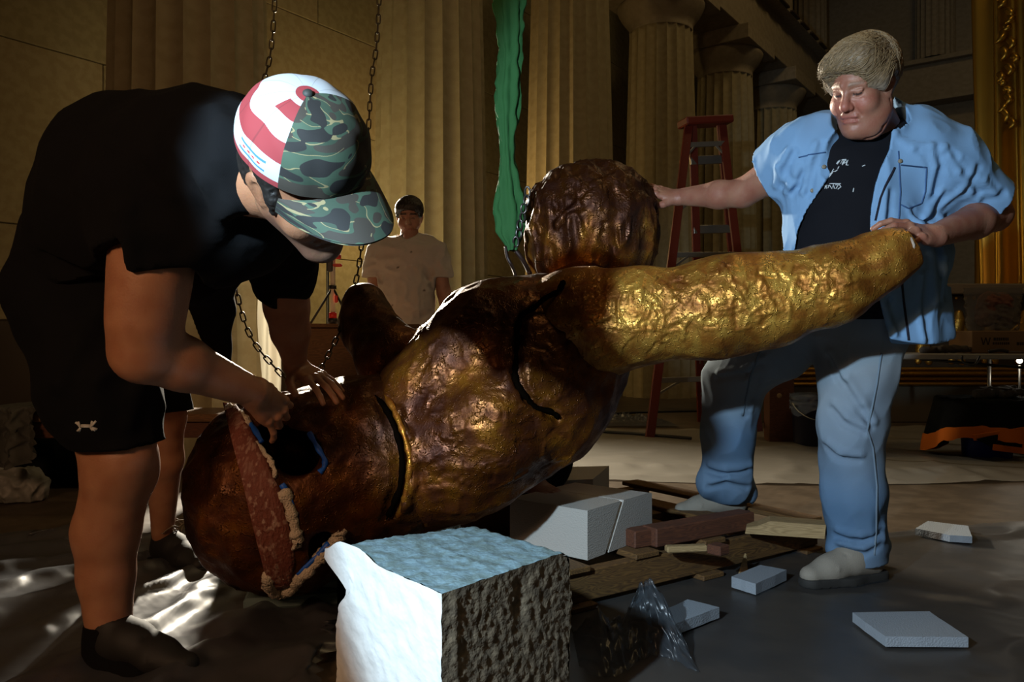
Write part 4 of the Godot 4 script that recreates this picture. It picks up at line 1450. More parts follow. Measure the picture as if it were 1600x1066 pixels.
	for k in 130:
		var x := rng.randf_range(640, 900)
		var y := rng.randf_range(480, 760)
		var a := rng.randf_range(0, TAU)
		var l := rng.randf_range(18, 52)
		var c := rng.randf_range(-8, 8)
		var pts := picks(torso, [x, y, x + cos(a) * l * 0.5 - sin(a) * c, y + sin(a) * l * 0.5 + cos(a) * c, x + cos(a) * l, y + sin(a) * l], 1.2)
		if pts[0].z < -2.6 or pts[1].z < -2.6 or pts[2].z < -2.6: continue
		torso.fold(pts, rng.randf_range(0.004, 0.007), rng.randf_range(0.0025, 0.005) * (1.0 if rng.randf() < 0.7 else -1.0))
	# the seam at the waist: a dark groove and a raised lip of leaf beside it
	var both := Sdf.new()
	for s in [torso, low]:
		for i in s.a.size():
			if s.kind[i] == 0:
				both.a.append(s.a[i]); both.ab.append(s.ab[i]); both.wv.append(s.wv[i]); both.inv.append(s.inv[i]); both.r0.append(s.r0[i]); both.dr.append(s.dr[i]); both.kk.append(s.kk[i]); both.q.append(s.q[i]); both.kind.append(0)
	var gp := []
	var lp := []
	for e in edge:
		gp.append(pick(both, e[0] - 2, e[1], 1.2) - t.position + Vector3(0, 0, -0.003))
		lp.append(pick(both, e[0] + 11 + rng.randf_range(-3, 3), e[1], 1.2) - t.position + Vector3(0, 0, -0.002))
	gp = smooth_path(gp, 5)
	lp = smooth_path(lp, 5)
	var gr := []
	var lr := []
	for i in gp.size():
		var ends := 0.3 if i < 2 or i > gp.size() - 3 else 1.0
		gr.append(0.008 * rng.randf_range(0.7, 1.3) * ends)
		lr.append(0.009 * rng.randf_range(0.6, 1.3) * ends)
	var gs := tool_()
	tube(gs, gp, gr, 7)
	obj("waist_crack", fine(gs), gap, t)
	var ls := tool_()
	tube(ls, lp, lr, 7)
	obj("waist_lip", fine(ls), gilded(tex, Color(0.8, 0.66, 0.4), 0.7, 0.5, Vector3.ONE * 5.0), t)
	for i in edge.size() - 1:
		var g0 := pick(both, edge[i][0] - 2, edge[i][1], 1.2)
		var g1 := pick(both, edge[i + 1][0] - 2, edge[i + 1][1], 1.2)
		var l0 := pick(both, edge[i][0] + 15, edge[i][1], 1.2)
		var l1 := pick(both, edge[i + 1][0] + 15, edge[i + 1][1], 1.2)
		for s in [torso, low]:
			s.fold([g0, g1], 0.016, -0.026)
			s.fold([l0, l1], 0.016, 0.014 + 0.006 * sin(i * 2.0))
	var cn := FastNoiseLite.new()
	cn.frequency = 4.5
	cn.fractal_octaves = 4
	cn.seed = 9
	var brown := func(p: Vector3, _n: Vector3) -> Color:
		var w := clampf(0.5 + 0.9 * cn.get_noise_3dv(p), 0, 1)
		return lin(0.12, 0.05, 0.016).lerp(lin(0.42, 0.25, 0.085), w * w)
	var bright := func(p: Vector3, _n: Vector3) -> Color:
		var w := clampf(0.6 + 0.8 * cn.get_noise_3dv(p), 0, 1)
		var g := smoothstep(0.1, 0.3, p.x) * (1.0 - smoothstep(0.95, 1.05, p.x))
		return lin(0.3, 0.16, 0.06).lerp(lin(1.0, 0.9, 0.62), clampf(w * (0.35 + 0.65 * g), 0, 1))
	later("torso", [[torso, 0.0062, brown]], gold, t)
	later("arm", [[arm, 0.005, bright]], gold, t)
	# lower end with the hole that was cut into it
	var solid := Sdf.new()
	for i in low.a.size():
		if low.kind[i] == 0:
			solid.a.append(low.a[i]); solid.ab.append(low.ab[i]); solid.wv.append(low.wv[i]); solid.inv.append(low.inv[i]); solid.r0.append(low.r0[i]); solid.dr.append(low.dr[i]); solid.kk.append(low.kk[i]); solid.q.append(low.q[i]); solid.kind.append(0)
	low.cut(W(424, 698, 1.9), W(430, 700, 2.34), 0.05, 0.08, 0.012)
	low.cut(W(468, 712, 1.9), W(462, 706, 2.34), 0.054, 0.08, 0.012)
	low.cut(W(500, 862, 1.85), W(505, 850, 2.2), 0.03, 0.05, 0.02)
	var dark := func(p: Vector3, _n: Vector3) -> Color:
		var w := clampf(0.5 + 0.9 * cn.get_noise_3dv(p * 1.3), 0, 1)
		return lin(0.09, 0.045, 0.018).lerp(lin(0.34, 0.2, 0.07), w * w)
	var lo := later("lower_body", [[low, 0.0095, dark]], gold, t)
	# bare reddish face of the cut
	bare_face(t, solid)
	# stump of the far arm
	var stump := Sdf.new()
	stump.chain([W(569, 476, 2.78), W(575, 510, 2.74), W(612, 560, 2.6)], [0.074, 0.09, 0.12], 0.04)
	stump.noise = fold_noise(7.0, 13)
	stump.amp = 0.006
	later("arm_stump", [[stump, 0.01, dark]], gold, t)
	# head, seen from the back of the hair
	var h := Sdf.new()
	var hc := W(922, 345, 2.86)
	h.cap(hc + Vector3(-0.035, 0.0, 0), hc + Vector3(0.035, 0.0, 0), 0.198, 0.2, 0.05)
	h.cap(hc + Vector3(-0.05, -0.11, 0.0), hc + Vector3(0.06, -0.11, 0.0), 0.165, 0.165, 0.06)
	h.cap(hc + Vector3(0.03, 0.02, -0.06), hc + Vector3(-0.03, 0.0, -0.09), 0.19, 0.17, 0.05)
	h.plane(Vector3(0, -1, 0.02), W(920, 431, 2.7))
	rng.seed = 77
	for k in 120:
		var az := rng.randf_range(-1.5, 1.5)
		var el := rng.randf_range(-0.75, 1.1)
		var p := []
		var bend := rng.randf_range(-0.5, 0.5)
		for i in 4:
			var e2 := el - 0.14 * i
			var a2 := az + bend * 0.3 * i * i * 0.4 + 0.1 * sin(i * 2.0 + k)
			p.append(hc + Vector3(sin(a2) * cos(e2) * 0.228, sin(e2) * 0.2, cos(a2) * cos(e2) * 0.2))
		h.fold(p, rng.randf_range(0.009, 0.016), rng.randf_range(-0.008, 0.008))
	h.noise = fold_noise(9.0, 23)
	h.amp = 0.014
	h.nscale = Vector3(1.3, 0.6, 1)
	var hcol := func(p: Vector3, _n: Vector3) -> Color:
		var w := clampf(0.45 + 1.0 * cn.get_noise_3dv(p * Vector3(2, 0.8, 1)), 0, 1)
		return lin(0.085, 0.038, 0.015).lerp(lin(0.75, 0.52, 0.22), w * w * (1.0 - smoothstep(-0.09, 0.05, p.y - hc.y + 0.05 * cn.get_noise_3dv(p * 2.0)) * 0.92))  # upper head darkened in the colour for shadow; gold kept lower down
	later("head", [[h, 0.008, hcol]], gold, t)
	var nk := Sdf.new()
	nk.cap(W(905, 470, 2.74), W(918, 428, 2.82), 0.13, 0.11, 0.03)
	later("neck", [[nk, 0.014, dark]], gold, t)
	# bare plaster at the wrist
	var ws := tool_()
	tube(ws, [W(1423, 372, 2.06) - t.position, W(1428, 383, 2.05) - t.position, W(1427, 394, 2.06) - t.position, W(1421, 403, 2.08) - t.position], 0.004, 6)
	obj("broken_edge", fine(ws), mat(Color(0.6, 0.55, 0.5), 0.9), t)

func smooth_path(pts: Array, sub: int) -> Array:
	var c := Curve3D.new()
	for i in pts.size():
		var d: Vector3 = (pts[mini(i + 1, pts.size() - 1)] - pts[maxi(i - 1, 0)]) / 6.0
		c.add_point(pts[i], -d, d)
	var out := []
	for i in (pts.size() - 1) * sub + 1:
		out.append(c.samplef(float(i) / sub))
	return out

func slab_from(st: SurfaceTool, front: Array, back_off: Vector3):
	# a plate: an outline given as points in space, thickened along back_off; subdivided by a fan round its middle
	var mid := Vector3.ZERO
	for p in front: mid += p
	mid /= front.size()
	st.set_smooth_group(-1)
	var n: Vector3 = (front[1] - mid).cross(front[0] - mid)
	if n.dot(back_off) > 0:
		front = front.duplicate()
		front.reverse()
	for i in front.size():
		var a: Vector3 = front[i]
		var b: Vector3 = front[(i + 1) % front.size()]
		for v in [mid, a, b, mid + back_off, b + back_off, a + back_off]: st.add_vertex(v)
		quad(st, a, a + back_off, b + back_off, b)

func bare_face(t: Node3D, low: Sdf):
	# a flat strip where the leaf and its ground were cut away, lying on the body
	var le := [[347, 628], [354, 660], [362, 700], [373, 745], [385, 800], [398, 855], [411, 900], [424, 924]]
	var ri := [[372, 633], [390, 662], [406, 690], [424, 728], [444, 775], [458, 822], [466, 868], [456, 918]]
	var at := func(u: float, v: float) -> Vector3:
		var k := v * 6.999
		var i := int(k)
		var f := k - i
		var x := lerpf(lerpf(le[i][0], le[i + 1][0], f), lerpf(ri[i][0], ri[i + 1][0], f), u)
		var y := lerpf(lerpf(le[i][1], le[i + 1][1], f), lerpf(ri[i][1], ri[i + 1][1], f), u)
		var hp := pick(low, x, y, 1.2)
		return hp if hp.z > -2.45 else W(x, y, 2.24)
	var grid := []
	for i in 9:
		var row := []
		for j in 41:
			row.append(at.call(i / 8.0, j / 40.0))
		grid.append(row)
	var st := tool_()
	var lift := func(i: int, j: int) -> Vector3:
		var e := 0.004 if i == 0 or i == 8 or j == 0 or j == 40 else 0.012
		return grid[i][j] + low.grad(grid[i][j]) * (e - (0.016 if i == 0 or i == 8 or j == 0 or j == 40 else 0.0)) - t.position
	for i in 8: for j in 40:
		st.set_smooth_group(0)
		quad(st, lift.call(i, j), lift.call(i + 1, j), lift.call(i + 1, j + 1), lift.call(i, j + 1))
	var im := Image.create_empty(256, 256, false, Image.FORMAT_RGB8)
	var n := noise_img(256, 0.03, 3, 300)
	var n2 := noise_img(256, 0.05, 3, 301, FastNoiseLite.TYPE_SIMPLEX_SMOOTH, FastNoiseLite.FRACTAL_RIDGED)
	for y in 256: for x in 256:
		var a := n.get_pixel(x, y).r
		var b := n2.get_pixel(x, y).r
		var c := Color(0.44, 0.23, 0.18).lerp(Color(0.33, 0.15, 0.115), a)
		c = c.lerp(Color(0.8, 0.74, 0.68), smoothstep(0.55, 0.75, a) * 0.55 + smoothstep(0.86, 0.97, b) * 0.5)
		im.set_pixel(x, y, c)
	var m := mat(Color.WHITE, 0.75)
	m.albedo_texture = ImageTexture.create_from_image(im)
	tri(m, Vector3(5.0, 3.2, 5.0))
	relief(m, ImageTexture.create_from_image(n2), 0.35)
	var face := obj("bare_face", fine(st), m, t)
	var foam := mat(Color(0.72, 0.67, 0.6), 0.9)
	relief(tri(foam, Vector3.ONE * 8.0), grey_tex("foam_h", 256, 0.07, 3, 40), 0.5)
	var rim := func(path: Array, r0: float, sd: int):
		var p := []
		for e in path:
			var hp := pick(low, e[0], e[1], 1.2)
			if hp.z < -2.45: hp = W(e[0], e[1], e[2] + 0.12)
			p.append(hp + Vector3(0, 0, 0.006) - t.position)
		p = smooth_path(p, 6)
		var rs := []
		rng.seed = sd
		for k in p.size():
			rs.append(r0 * rng.randf_range(0.75, 1.3) * (0.35 if k == 0 or k == p.size() - 1 else 1.0))
			p[k] += Vector3(rng.randf_range(-0.003, 0.003), rng.randf_range(-0.003, 0.003), 0)
		var s := tool_()
		tube(s, p, rs, 7)
		obj("foam_rim", fine(s), foam, t)
	rim.call([[354, 634, 2.1], [368, 640, 2.12], [384, 652, 2.13], [392, 664, 2.13]], 0.009, 1)
	rim.call([[400, 690, 2.12], [416, 708, 2.11], [426, 726, 2.1], [432, 745, 2.09]], 0.006, 2)
	rim.call([[443, 762, 2.08], [453, 790, 2.06], [460, 818, 2.04], [465, 842, 2.03], [464, 850, 2.03]], 0.015, 3)
	rim.call([[418, 895, 1.96], [424, 915, 1.96], [438, 926, 1.965], [455, 918, 1.97], [468, 902, 1.97], [490, 882, 1.97], [510, 862, 1.98], [526, 842, 2.0], [532, 830, 2.01]], 0.017, 4)
	rim.call([[430, 876, 1.97], [438, 892, 1.965], [448, 906, 1.965]], 0.006, 5)
	# blue paint left along the opening
	var blue := mat(Color(0.08, 0.34, 0.75), 0.5)
	for l in [[[386, 656, 2.12], [394, 664, 2.13], [402, 676, 2.14], [410, 690, 2.15]], [[484, 676, 2.06], [492, 690, 2.07], [500, 704, 2.07], [508, 718, 2.08], [507, 730, 2.09], [500, 738, 2.1]], [[441, 756, 2.09], [450, 770, 2.09], [456, 790, 2.08]], [[466, 896, 2.0], [490, 874, 2.02], [515, 848, 2.04]]]:
		var p := []
		for e in l:
			var hp := pick(low, e[0], e[1], 1.2)
			if hp.z < -2.45: hp = W(e[0], e[1], e[2] + 0.12)
			p.append(hp + Vector3(0, 0, 0.006) - t.position)
		p = smooth_path(p, 6)
		var rs := []
		for k in p.size():
			rs.append(0.0075 + 0.0015 * sin(k * 0.7))
		var s := tool_()
		tube(s, p, rs, 6)
		obj("blue_paint", fine(s), blue, t)

# ---------------------------------------------------------------- the hall
const CU := Vector3(0.5885, 0, -0.8085)   # along the colonnade, away from the camera
const CN := Vector3(0.8085, 0, 0.5885)    # from the colonnade into the hall
func col_at(k: float) -> Vector3:
	return Vector3(-2.18, 0, -5.38) + CU * 2.428 * k

func stone_mat(c: Color, key: String, sc := 1.6) -> StandardMaterial3D:
	var m := mat(c, 0.85)
	m.albedo_texture = ramp_tex(key, 256, 0.02, 5, 60, Color(0.93, 0.92, 0.9), Color(1, 1, 1), 0.2, 0.8)
	relief(tri(m, Vector3.ONE * sc), grey_tex("stone_h", 256, 0.15, 3, 61), 0.08)
	m.metallic_specular = 0.3
	return m

func shaft_mesh(rb: float, rt: float, h: float) -> ArrayMesh:
	var st := tool_()
	var levels := 10
	var ring := func(l: int) -> Array:
		var t := float(l) / levels
		var r := lerpf(rb, rt, t) + 0.018 * sin(PI * t)
		var out := []
		for i in 20:
			for j in 6:
				var s := j / 6.0
				var an := TAU * (i + s) / 20.0
				var d := 0.055 * r / 0.5 * 4.0 * s * (1.0 - s) * 0.75
				out.append(Vector3(cos(an) * (r - d), t * h, sin(an) * (r - d)))
		return out
	for l in levels:
		var a: Array = ring.call(l)
		var b: Array = ring.call(l + 1)
		for i in 120:
			var j := (i + 1) % 120
			st.set_smooth_group(1 + (i / 6) % 20)
			quad(st, a[i], a[j], b[j], b[i])
	st.generate_normals()
	return st.commit()

func hall():
	var stone := stone_mat(Color(0.6, 0.56, 0.44), "stone_a")
	var stone2 := stone_mat(Color(0.57, 0.54, 0.42), "stone_b")
	var dim := stone_mat(Color(0.56, 0.52, 0.44), "stone_c")
	var dark := mat(Color(0.2, 0.14, 0.1), 0.6)
	# floor
	var fl := tool_()
	box(fl, Transform3D(Basis(), Vector3(2, -0.1, -7)), Vector3(36, 0.2, 44), 0.0)
	fl.generate_normals()
	var fm := mat(Color(0.33, 0.28, 0.22), 0.5)
	fm.albedo_texture = ramp_tex("floor", 512, 0.012, 5, 70, Color(0.84, 0.83, 0.81), Color(1, 1, 1), 0.2, 0.8)
	relief(tri(fm, Vector3.ONE * 0.7), grey_tex("floor_h", 256, 0.05, 4, 71), 0.2)
	struct("floor", fl, fm, "dark brown stone floor of the hall")
	var ce := tool_()
	box(ce, Transform3D(Basis(), Vector3(2, 12.1, -7)), Vector3(36, 0.2, 44), 0.0)
	ce.generate_normals()
	struct("ceiling", ce, mat(Color(0.25, 0.22, 0.18), 0.9), "dark ceiling high over the hall")
	# aisle wall of large ashlar blocks behind the colonnade
	var wl := tool_()
	var wb := col_at(0) - CN * 2.2
	var B := Basis(CU, Vector3.UP, -CN)
	if B.determinant() < 0: B = Basis(CU, Vector3.UP, CN)
	box(wl, Transform3D(B, wb + CU * 4 - CN * 0.4 + Vector3(0, 6, 0)), Vector3(34, 12, 0.6), 0.0)
	wl.generate_normals()
	var wall := struct("wall_left", wl, mat(Color(0.2, 0.17, 0.12), 0.9), "pale stone block wall behind the fluted columns")
	var courses := [[0.95, 1.74], [1.74, 3.25], [3.25, 4.4], [4.4, 5.9], [5.9, 7.2]]
	for r in courses.size():
		var y0: float = courses[r][0]
		var y1: float = courses[r][1]
		var L := 2.44
		for k in range(-4, 8):
			var x := k * L + (0.55 if r % 2 == 0 else 1.75)
			var bm := boxes(Vector3(L - 0.008, y1 - y0 - 0.008, 0.12), 0.006)
			var o := put("stone_block", bm, stone2 if (k + r) % 3 else stone, wall)
			o.transform = Transform3D(B, wb + CU * x - CN * 0.06 + Vector3(0, (y0 + y1) * 0.5, 0))
	var bs := tool_()
	box(bs, Transform3D(B, wb + CU * 4 - CN * 0.03 + Vector3(0, 0.475, 0)), Vector3(33.9, 0.95, 0.14), 0.01)
	bs.generate_normals()
	struct("baseboard_left", bs, dark, "dark brown plinth along the foot of the block wall")
	# the other walls
	var ew := tool_()
	var e0 := col_at(6.45)
	var BN := Basis(CN, Vector3.UP, CN.cross(Vector3.UP))
	box(ew, Transform3D(BN, e0 + CN * 7 + CU * 0.4 + Vector3(0, 6, 0)), Vector3(26, 12, 0.6), 0.0)
	ew.generate_normals()
	struct("wall_end", ew, dim, "dim stone wall at the far end of the hall")
	var rw := tool_()
	box(rw, Transform3D(B, col_at(2) + CN * 14 + Vector3(0, 6, 0)), Vector3(40, 12, 0.6), 0.0)
	rw.generate_normals()
	struct("wall_right", rw, dim, "stone wall on the far side of the hall")
	var kw := tool_()
	box(kw, Transform3D(BN, col_at(-5) + CN * 6 + Vector3(0, 6, 0)), Vector3(26, 12, 0.6), 0.0)
	kw.generate_normals()
	struct("wall_back", kw, dim, "stone wall behind the camera")
	# colonnade
	var sm := shaft_mesh(0.54, 0.44, 5.2)
	var cap := tool_()
	lathe(cap, [Vector2(0.44, 5.12), Vector2(0.447, 5.14), Vector2(0.44, 5.15), Vector2(0.447, 5.17), Vector2(0.44, 5.2), Vector2(0.48, 5.25), Vector2(0.55, 5.34), Vector2(0.6, 5.43), Vector2(0.615, 5.47), Vector2(0.6, 5.5), Vector2(0.0, 5.5)], 48)
	cap.generate_normals()
	var capm := cap.commit()
	var ab := boxes(Vector3(1.26, 0.24, 1.26), 0.01)
	var names := ["nearest fluted column, at the left behind the man in the cap", "fluted column directly behind the young man", "fluted column brightest on its left flutes, behind the statue's head", "fluted column left of the ladder, under the visible beam", "fluted column right behind the orange ladder", "farthest fluted column of the row, right of the ladder"]
	for k in 6:
		var c := Node3D.new()
		c.name = numbered("column")
		add_child(c)
		c.position = col_at(k)
		c.rotation.y = atan2(-CU.z, CU.x)
		c.set_meta("kind", "structure")
		c.set_meta("label", names[k])
		put("shaft", sm, stone, c)
		put("capital", capm, dim, c)
		var a := put("abacus", ab, dim, c)
		a.position.y = 5.62
	# entablature and the gallery over it
	var en := tool_()
	box(en, Transform3D(B, col_at(2.2) + Vector3(0, 6.13, 0)), Vector3(21, 0.78, 0.95), 0.01)
	box(en, Transform3D(B, col_at(2.2) + CN * 0.1 + Vector3(0, 6.56, 0)), Vector3(21, 0.1, 1.15), 0.01)
	en.generate_normals()
	struct("trim_1", en, dim, "long stone beam carried by the fluted columns")
	for k in 34:
		var mu := put("mutule", boxes(Vector3(0.42, 0.035, 0.06), 0.004), dark, get_node("trim_1"))
		mu.transform = Transform3D(B, col_at(-1.8) + CU * k * 0.6 + CN * 0.7 + Vector3(0, 6.535, 0))
	var us := shaft_mesh(0.37, 0.31, 3.6)
	for k in range(1, 7):
		var c := Node3D.new()
		c.name = numbered("gallery_column")
		add_child(c)
		c.position = col_at(k) + Vector3(0, 6.61, 0)
		c.set_meta("kind", "structure")
		c.set_meta("label", "slender fluted gallery column standing on the long stone beam")
		put("shaft", us, dim, c)
	# end wall: the beam turns and carries gallery columns too
	var eb := tool_()
	box(eb, Transform3D(BN, e0 + CN * 6.5 - CU * 0.1 + Vector3(0, 6.13, 0)), Vector3(13, 0.78, 0.5), 0.01)
	box(eb, Transform3D(BN, e0 + CN * 6.5 - CU * 0.2 + Vector3(0, 6.56, 0)), Vector3(13, 0.1, 0.6), 0.01)
	eb.generate_normals()
	struct("trim_2", eb, dim, "stone beam across the far end of the hall")
	for k in 4:
		var c := Node3D.new()
		c.name = numbered("gallery_column")
		add_child(c)
		c.position = e0 + CN * (2.3 + 2.4 * k) - CU * 0.2 + Vector3(0, 6.61, 0)
		c.set_meta("kind", "structure")
		c.set_meta("label", "slender fluted gallery column on the beam of the end wall")
		put("shaft", us, dim, c)
	var ant := tool_()
	box(ant, Transform3D(BN, e0 + CN * 0.4 - CU * 0.1 + Vector3(0, 2.87, 0)), Vector3(1.2, 5.74, 0.7), 0.01)
	ant.generate_normals()
	struct("trim_3", ant, stone, "square pier where the colonnade meets the end wall")

# ---------------------------------------------------------------- lamps
func work_lamp(called: String, label: String, at: Vector3, aim: Vector3, glow: Color, size: float):
	var t := thing(called, label, "work light", Vector3(at.x, 0, at.z))
	var black := mat(Color(0.06, 0.06, 0.06), 0.5)
	var st := tool_()
	tube(st, [Vector3(0, 0.25, 0), Vector3(0, at.y - size * 0.6, 0)], 0.014, 8)
	obj("pole", fine(st), black, t)
	for k in 3:
		var a := TAU * k / 3.0 + 0.4
		var l := tool_()
		tube(l, [Vector3(0, 0.45, 0), Vector3(cos(a) * 0.32, 0.012, sin(a) * 0.32)], 0.011, 6)
		obj("leg", fine(l), black, t)
	var d := (aim - at).normalized()
	var B := Basis.looking_at(d, Vector3.UP)
	var bo := tool_()
	box(bo, Transform3D(B, Vector3(0, at.y, 0) - d * 0.045), Vector3(size * 1.2, size * 1.2, 0.07), 0.008)
	obj("housing", fine(bo), black, t)
	var le := tool_()
	box(le, Transform3D(B, Vector3(0, at.y, 0) - d * 0.006), Vector3(size, size, 0.008), 0.002)
	var m := mat(Color(0.9, 0.9, 0.9), 0.4)
	m.emission_enabled = true
	m.emission = glow
	m.emission_energy_multiplier = 4.0
	obj("lamp_lens", fine(le), m, t)

# ---------------------------------------------------------------- timber
func wood_mat(c0: Color, c1: Color, key: String) -> StandardMaterial3D:
	# grain along local x
	if not cache.has(key + "_m"):
		var im := Image.create_empty(256, 256, false, Image.FORMAT_RGB8)
		var n := noise_img(256, 0.01, 3, hash(key) % 1000)
		var n2 := noise_img(256, 0.05, 3, hash(key) % 1000 + 7)
		for y in 256: for x in 256:
			var g := fmod(absf(n.get_pixel(x, y).r * 9.0 + y * 0.035), 1.0)
			im.set_pixel(x, y, c0.lerp(c1, clampf(absf(g - 0.5) * 1.6 + 0.35 * (n2.get_pixel(x, y).r - 0.5), 0, 1)))
		var m := mat(Color.WHITE, 0.75)
		m.albedo_texture = ImageTexture.create_from_image(im)
		tri(m, Vector3(0.9, 6.0, 6.0))
		relief(m, m.albedo_texture, 0.15)
		cache[key + "_m"] = m
	return cache[key + "_m"]

func board(called: String, size: Vector3, x: Transform3D, m: Material, parent: Node, b := 0.003) -> MeshInstance3D:
	var o := put(called, boxes(size, b), m, parent)
	o.transform = x
	return o

func turned(y: float, at: Vector3) -> Transform3D:
	return Transform3D(Basis(Vector3.UP, y), at)

func timber():
	var pine := wood_mat(Color(0.42, 0.3, 0.14), Color(0.24, 0.155, 0.06), "pine")
	var brown := wood_mat(Color(0.36, 0.2, 0.11), Color(0.24, 0.125, 0.065), "brownwood")
	var pale := wood_mat(Color(0.62, 0.52, 0.36), Color(0.48, 0.39, 0.25), "palewood")
	# pallet: local x runs away to the right
	var p := thing("pallet", "wooden pallet of yellowish boards under the statue's arm and the white foam blocks", "pallet", Vector3(0.15, 0, -2.27), deg_to_rad(35.0))
	for k in 3:
		board("stringer", Vector3(1.22, 0.09, 0.042), turned(0, Vector3(0.61, 0.063, -0.03 - 0.44 * k)), pine, p)
	for k in 5:
		board("deck_board", Vector3(0.98, 0.018, 0.1), turned(PI / 2, Vector3([0.04, 0.33, 0.63, 0.9, 1.17][k], 0.118, -0.48 + [0, -0.01, 0.0, -0.015, 0][k])), pine, p)
	for k in 3:
		board("base_board", Vector3(0.98, 0.017, 0.1), turned(PI / 2, Vector3(0.06 + 0.55 * k, 0.0095, -0.47)), pine, p)
	var lie := func(called: String, label: String, cat: String, x: float, y: float, h: float, size: Vector3, yaw: float, m: Material, group := "") -> MeshInstance3D:
		var at := floor_at(x, y, h)
		var o := put(called, boxes(size, 0.004), m)
		o.transform = turned(yaw, at + Vector3(0, size.y * 0.5, 0))
		tag(o, label, cat, group)
		return o
	lie.call("timber_block", "short reddish block of wood lying against the white foam block's corner", "timber", 1002, 852, 0.128, Vector3(0.1, 0.055, 0.06), deg_to_rad(30), brown)
	lie.call("timber_length", "long brown squared timber lying across the pallet toward the man's rear shoe", "timber", 1094, 838, 0.128, Vector3(0.46, 0.06, 0.07), deg_to_rad(33), brown)
	lie.call("timber_offcut", "thin splintered offcut lying under the brown timber on the pallet", "timber", 1072, 862, 0.128, Vector3(0.13, 0.02, 0.03), deg_to_rad(8), pale)
	lie.call("timber_offcut", "small reddish offcut beside the splintered one on the pallet", "timber", 1122, 866, 0.128, Vector3(0.05, 0.03, 0.05), deg_to_rad(40), brown)
	# pale offcut with a cracked end
	var oc := tool_()
	prism(oc, PackedVector2Array([Vector2(-0.14, 0), Vector2(0.11, 0), Vector2(0.115, 0.045), Vector2(-0.06, 0.047), Vector2(-0.1, 0.028), Vector2(-0.135, 0.022)]), 0.085)
	var oo := obj("timber_offcut", fine(oc), pale)
	oo.transform = turned(deg_to_rad(-17), floor_at(1232, 834, 0.13))
	tag(oo, "pale cracked timber offcut on the pallet's far right corner", "timber")
	var wd := tool_()
	prism(wd, PackedVector2Array([Vector2(-0.02, 0), Vector2(0.012, 0), Vector2(0.004, 0.07)]), 0.01)
	var wo := obj("wood_wedge", fine(wd), pale)
	wo.transform = turned(0.2, floor_at(1163, 898))
	tag(wo, "small pointed wooden wedge standing against the pallet's front stringer", "wedge")
	# crossbeam under the statue behind the pallet
	var cb := put("timber_beam", boxes(Vector3(0.9, 0.09, 0.09), 0.004), brown)
	cb.transform = turned(deg_to_rad(20), W(700, 806, 2.75))
	cb.position.y = 0.1465
	tag(cb, "dark timber beam under the statue's trunk behind the painted foam block", "timber")
	# crate and post
	var ply := wood_mat(Color(0.45, 0.32, 0.18), Color(0.33, 0.22, 0.12), "ply")
	var cr := thing("crate", "plain brown wooden crate carrying the laser level, beyond the statue's back", "crate", W(545, 560, 4.4) * Vector3(1, 0, 1), 0.25)
	var top := W(500, 514, 4.4).y
	for s in [[Vector3(0, top * 0.5, 0.36), Vector3(0.62, top, 0.02)], [Vector3(0, top * 0.5, -0.36), Vector3(0.62, top, 0.02)]]:
		board("side_panel", s[1], turned(0, s[0]), ply, cr)
	for s in [-1.0, 1.0]:
		board("side_panel", Vector3(0.72, top, 0.02), turned(PI / 2, Vector3(0.31 * s, top * 0.5, 0)), ply, cr)
		board("corner_batten", Vector3(0.07, top, 0.02), turned(0, Vector3(0.285 * s, top * 0.5, 0.38)), pine, cr)
	board("lid", Vector3(0.68, 0.02, 0.8), turned(0, Vector3(0, top + 0.01, 0)), ply, cr)
	var po := thing("wooden_post", "dark brown square wooden upright with a pale knot left of the paint bucket", "post", floor_at(1217, 690), 0.0)
	board("post", Vector3(0.19, 0.66, 0.14), turned(0.0, Vector3(0, 0.33, 0)), brown, po)
	var kn := tool_()
	lathe(kn, [Vector2(0, 0.004), Vector2(0.014, 0.003), Vector2(0.02, 0.0), Vector2(0, 0)], 12, Transform3D(Basis(Vector3(1, 0, 0), Vector3(0, 0, 1), Vector3(0, -1, 0)), Vector3(-0.02, 0.36, 0.07)))
	obj("knot", fine(kn), pale, po)
	# low trestle bench at the left
	var be := thing("bench", "long low bench with a tan plank top behind the bending man's legs", "bench", W(160, 660, 3.7) * Vector3(1, 0, 1), 0.02)
	var bt := W(160, 642, 3.7).y
	board("top", Vector3(1.5, 0.035, 0.34), turned(0, Vector3(0, bt - 0.018, 0)), ply, be)
	for x in [-0.68, 0.62]:
		for z in [-0.12, 0.12]:
			board("leg", Vector3(0.045, bt - 0.036, 0.045), turned(0, Vector3(x, (bt - 0.036) * 0.5, z)), brown, be)
	board("apron", Vector3(1.3, 0.07, 0.02), turned(0, Vector3(0, bt - 0.075, 0.13)), brown, be)

# ---------------------------------------------------------------- foam
func foam_piece(called: String, label: String, pts: Array, h: float, m: Material, group := ""):
	# outline on the ground, metres, extruded upwards with a slightly ragged edge
	var c := Vector3.ZERO
	for p in pts: c += p
	c /= pts.size()
	var poly := PackedVector2Array()
	rng.seed = hash(label) % 9999
	for i in pts.size():
		var a: Vector3 = pts[i] - c
		var b: Vector3 = pts[(i + 1) % pts.size()] - c
		for k in 5:
			var q := a.lerp(b, k / 5.0)
			poly.append(Vector2(q.x, -q.z) + (Vector2(rng.randf_range(-0.0015, 0.0015), rng.randf_range(-0.0015, 0.0015)) if k > 0 else Vector2.ZERO))
	var st := tool_()
	prism(st, poly, h, Transform3D(Basis(Vector3.RIGHT, Vector3(0, 0, -1), Vector3.UP), Vector3(0, h * 0.5, 0)))
	var o := obj(called, fine(st), m)
	o.position = c
	tag(o, label, "foam", group)
	return o

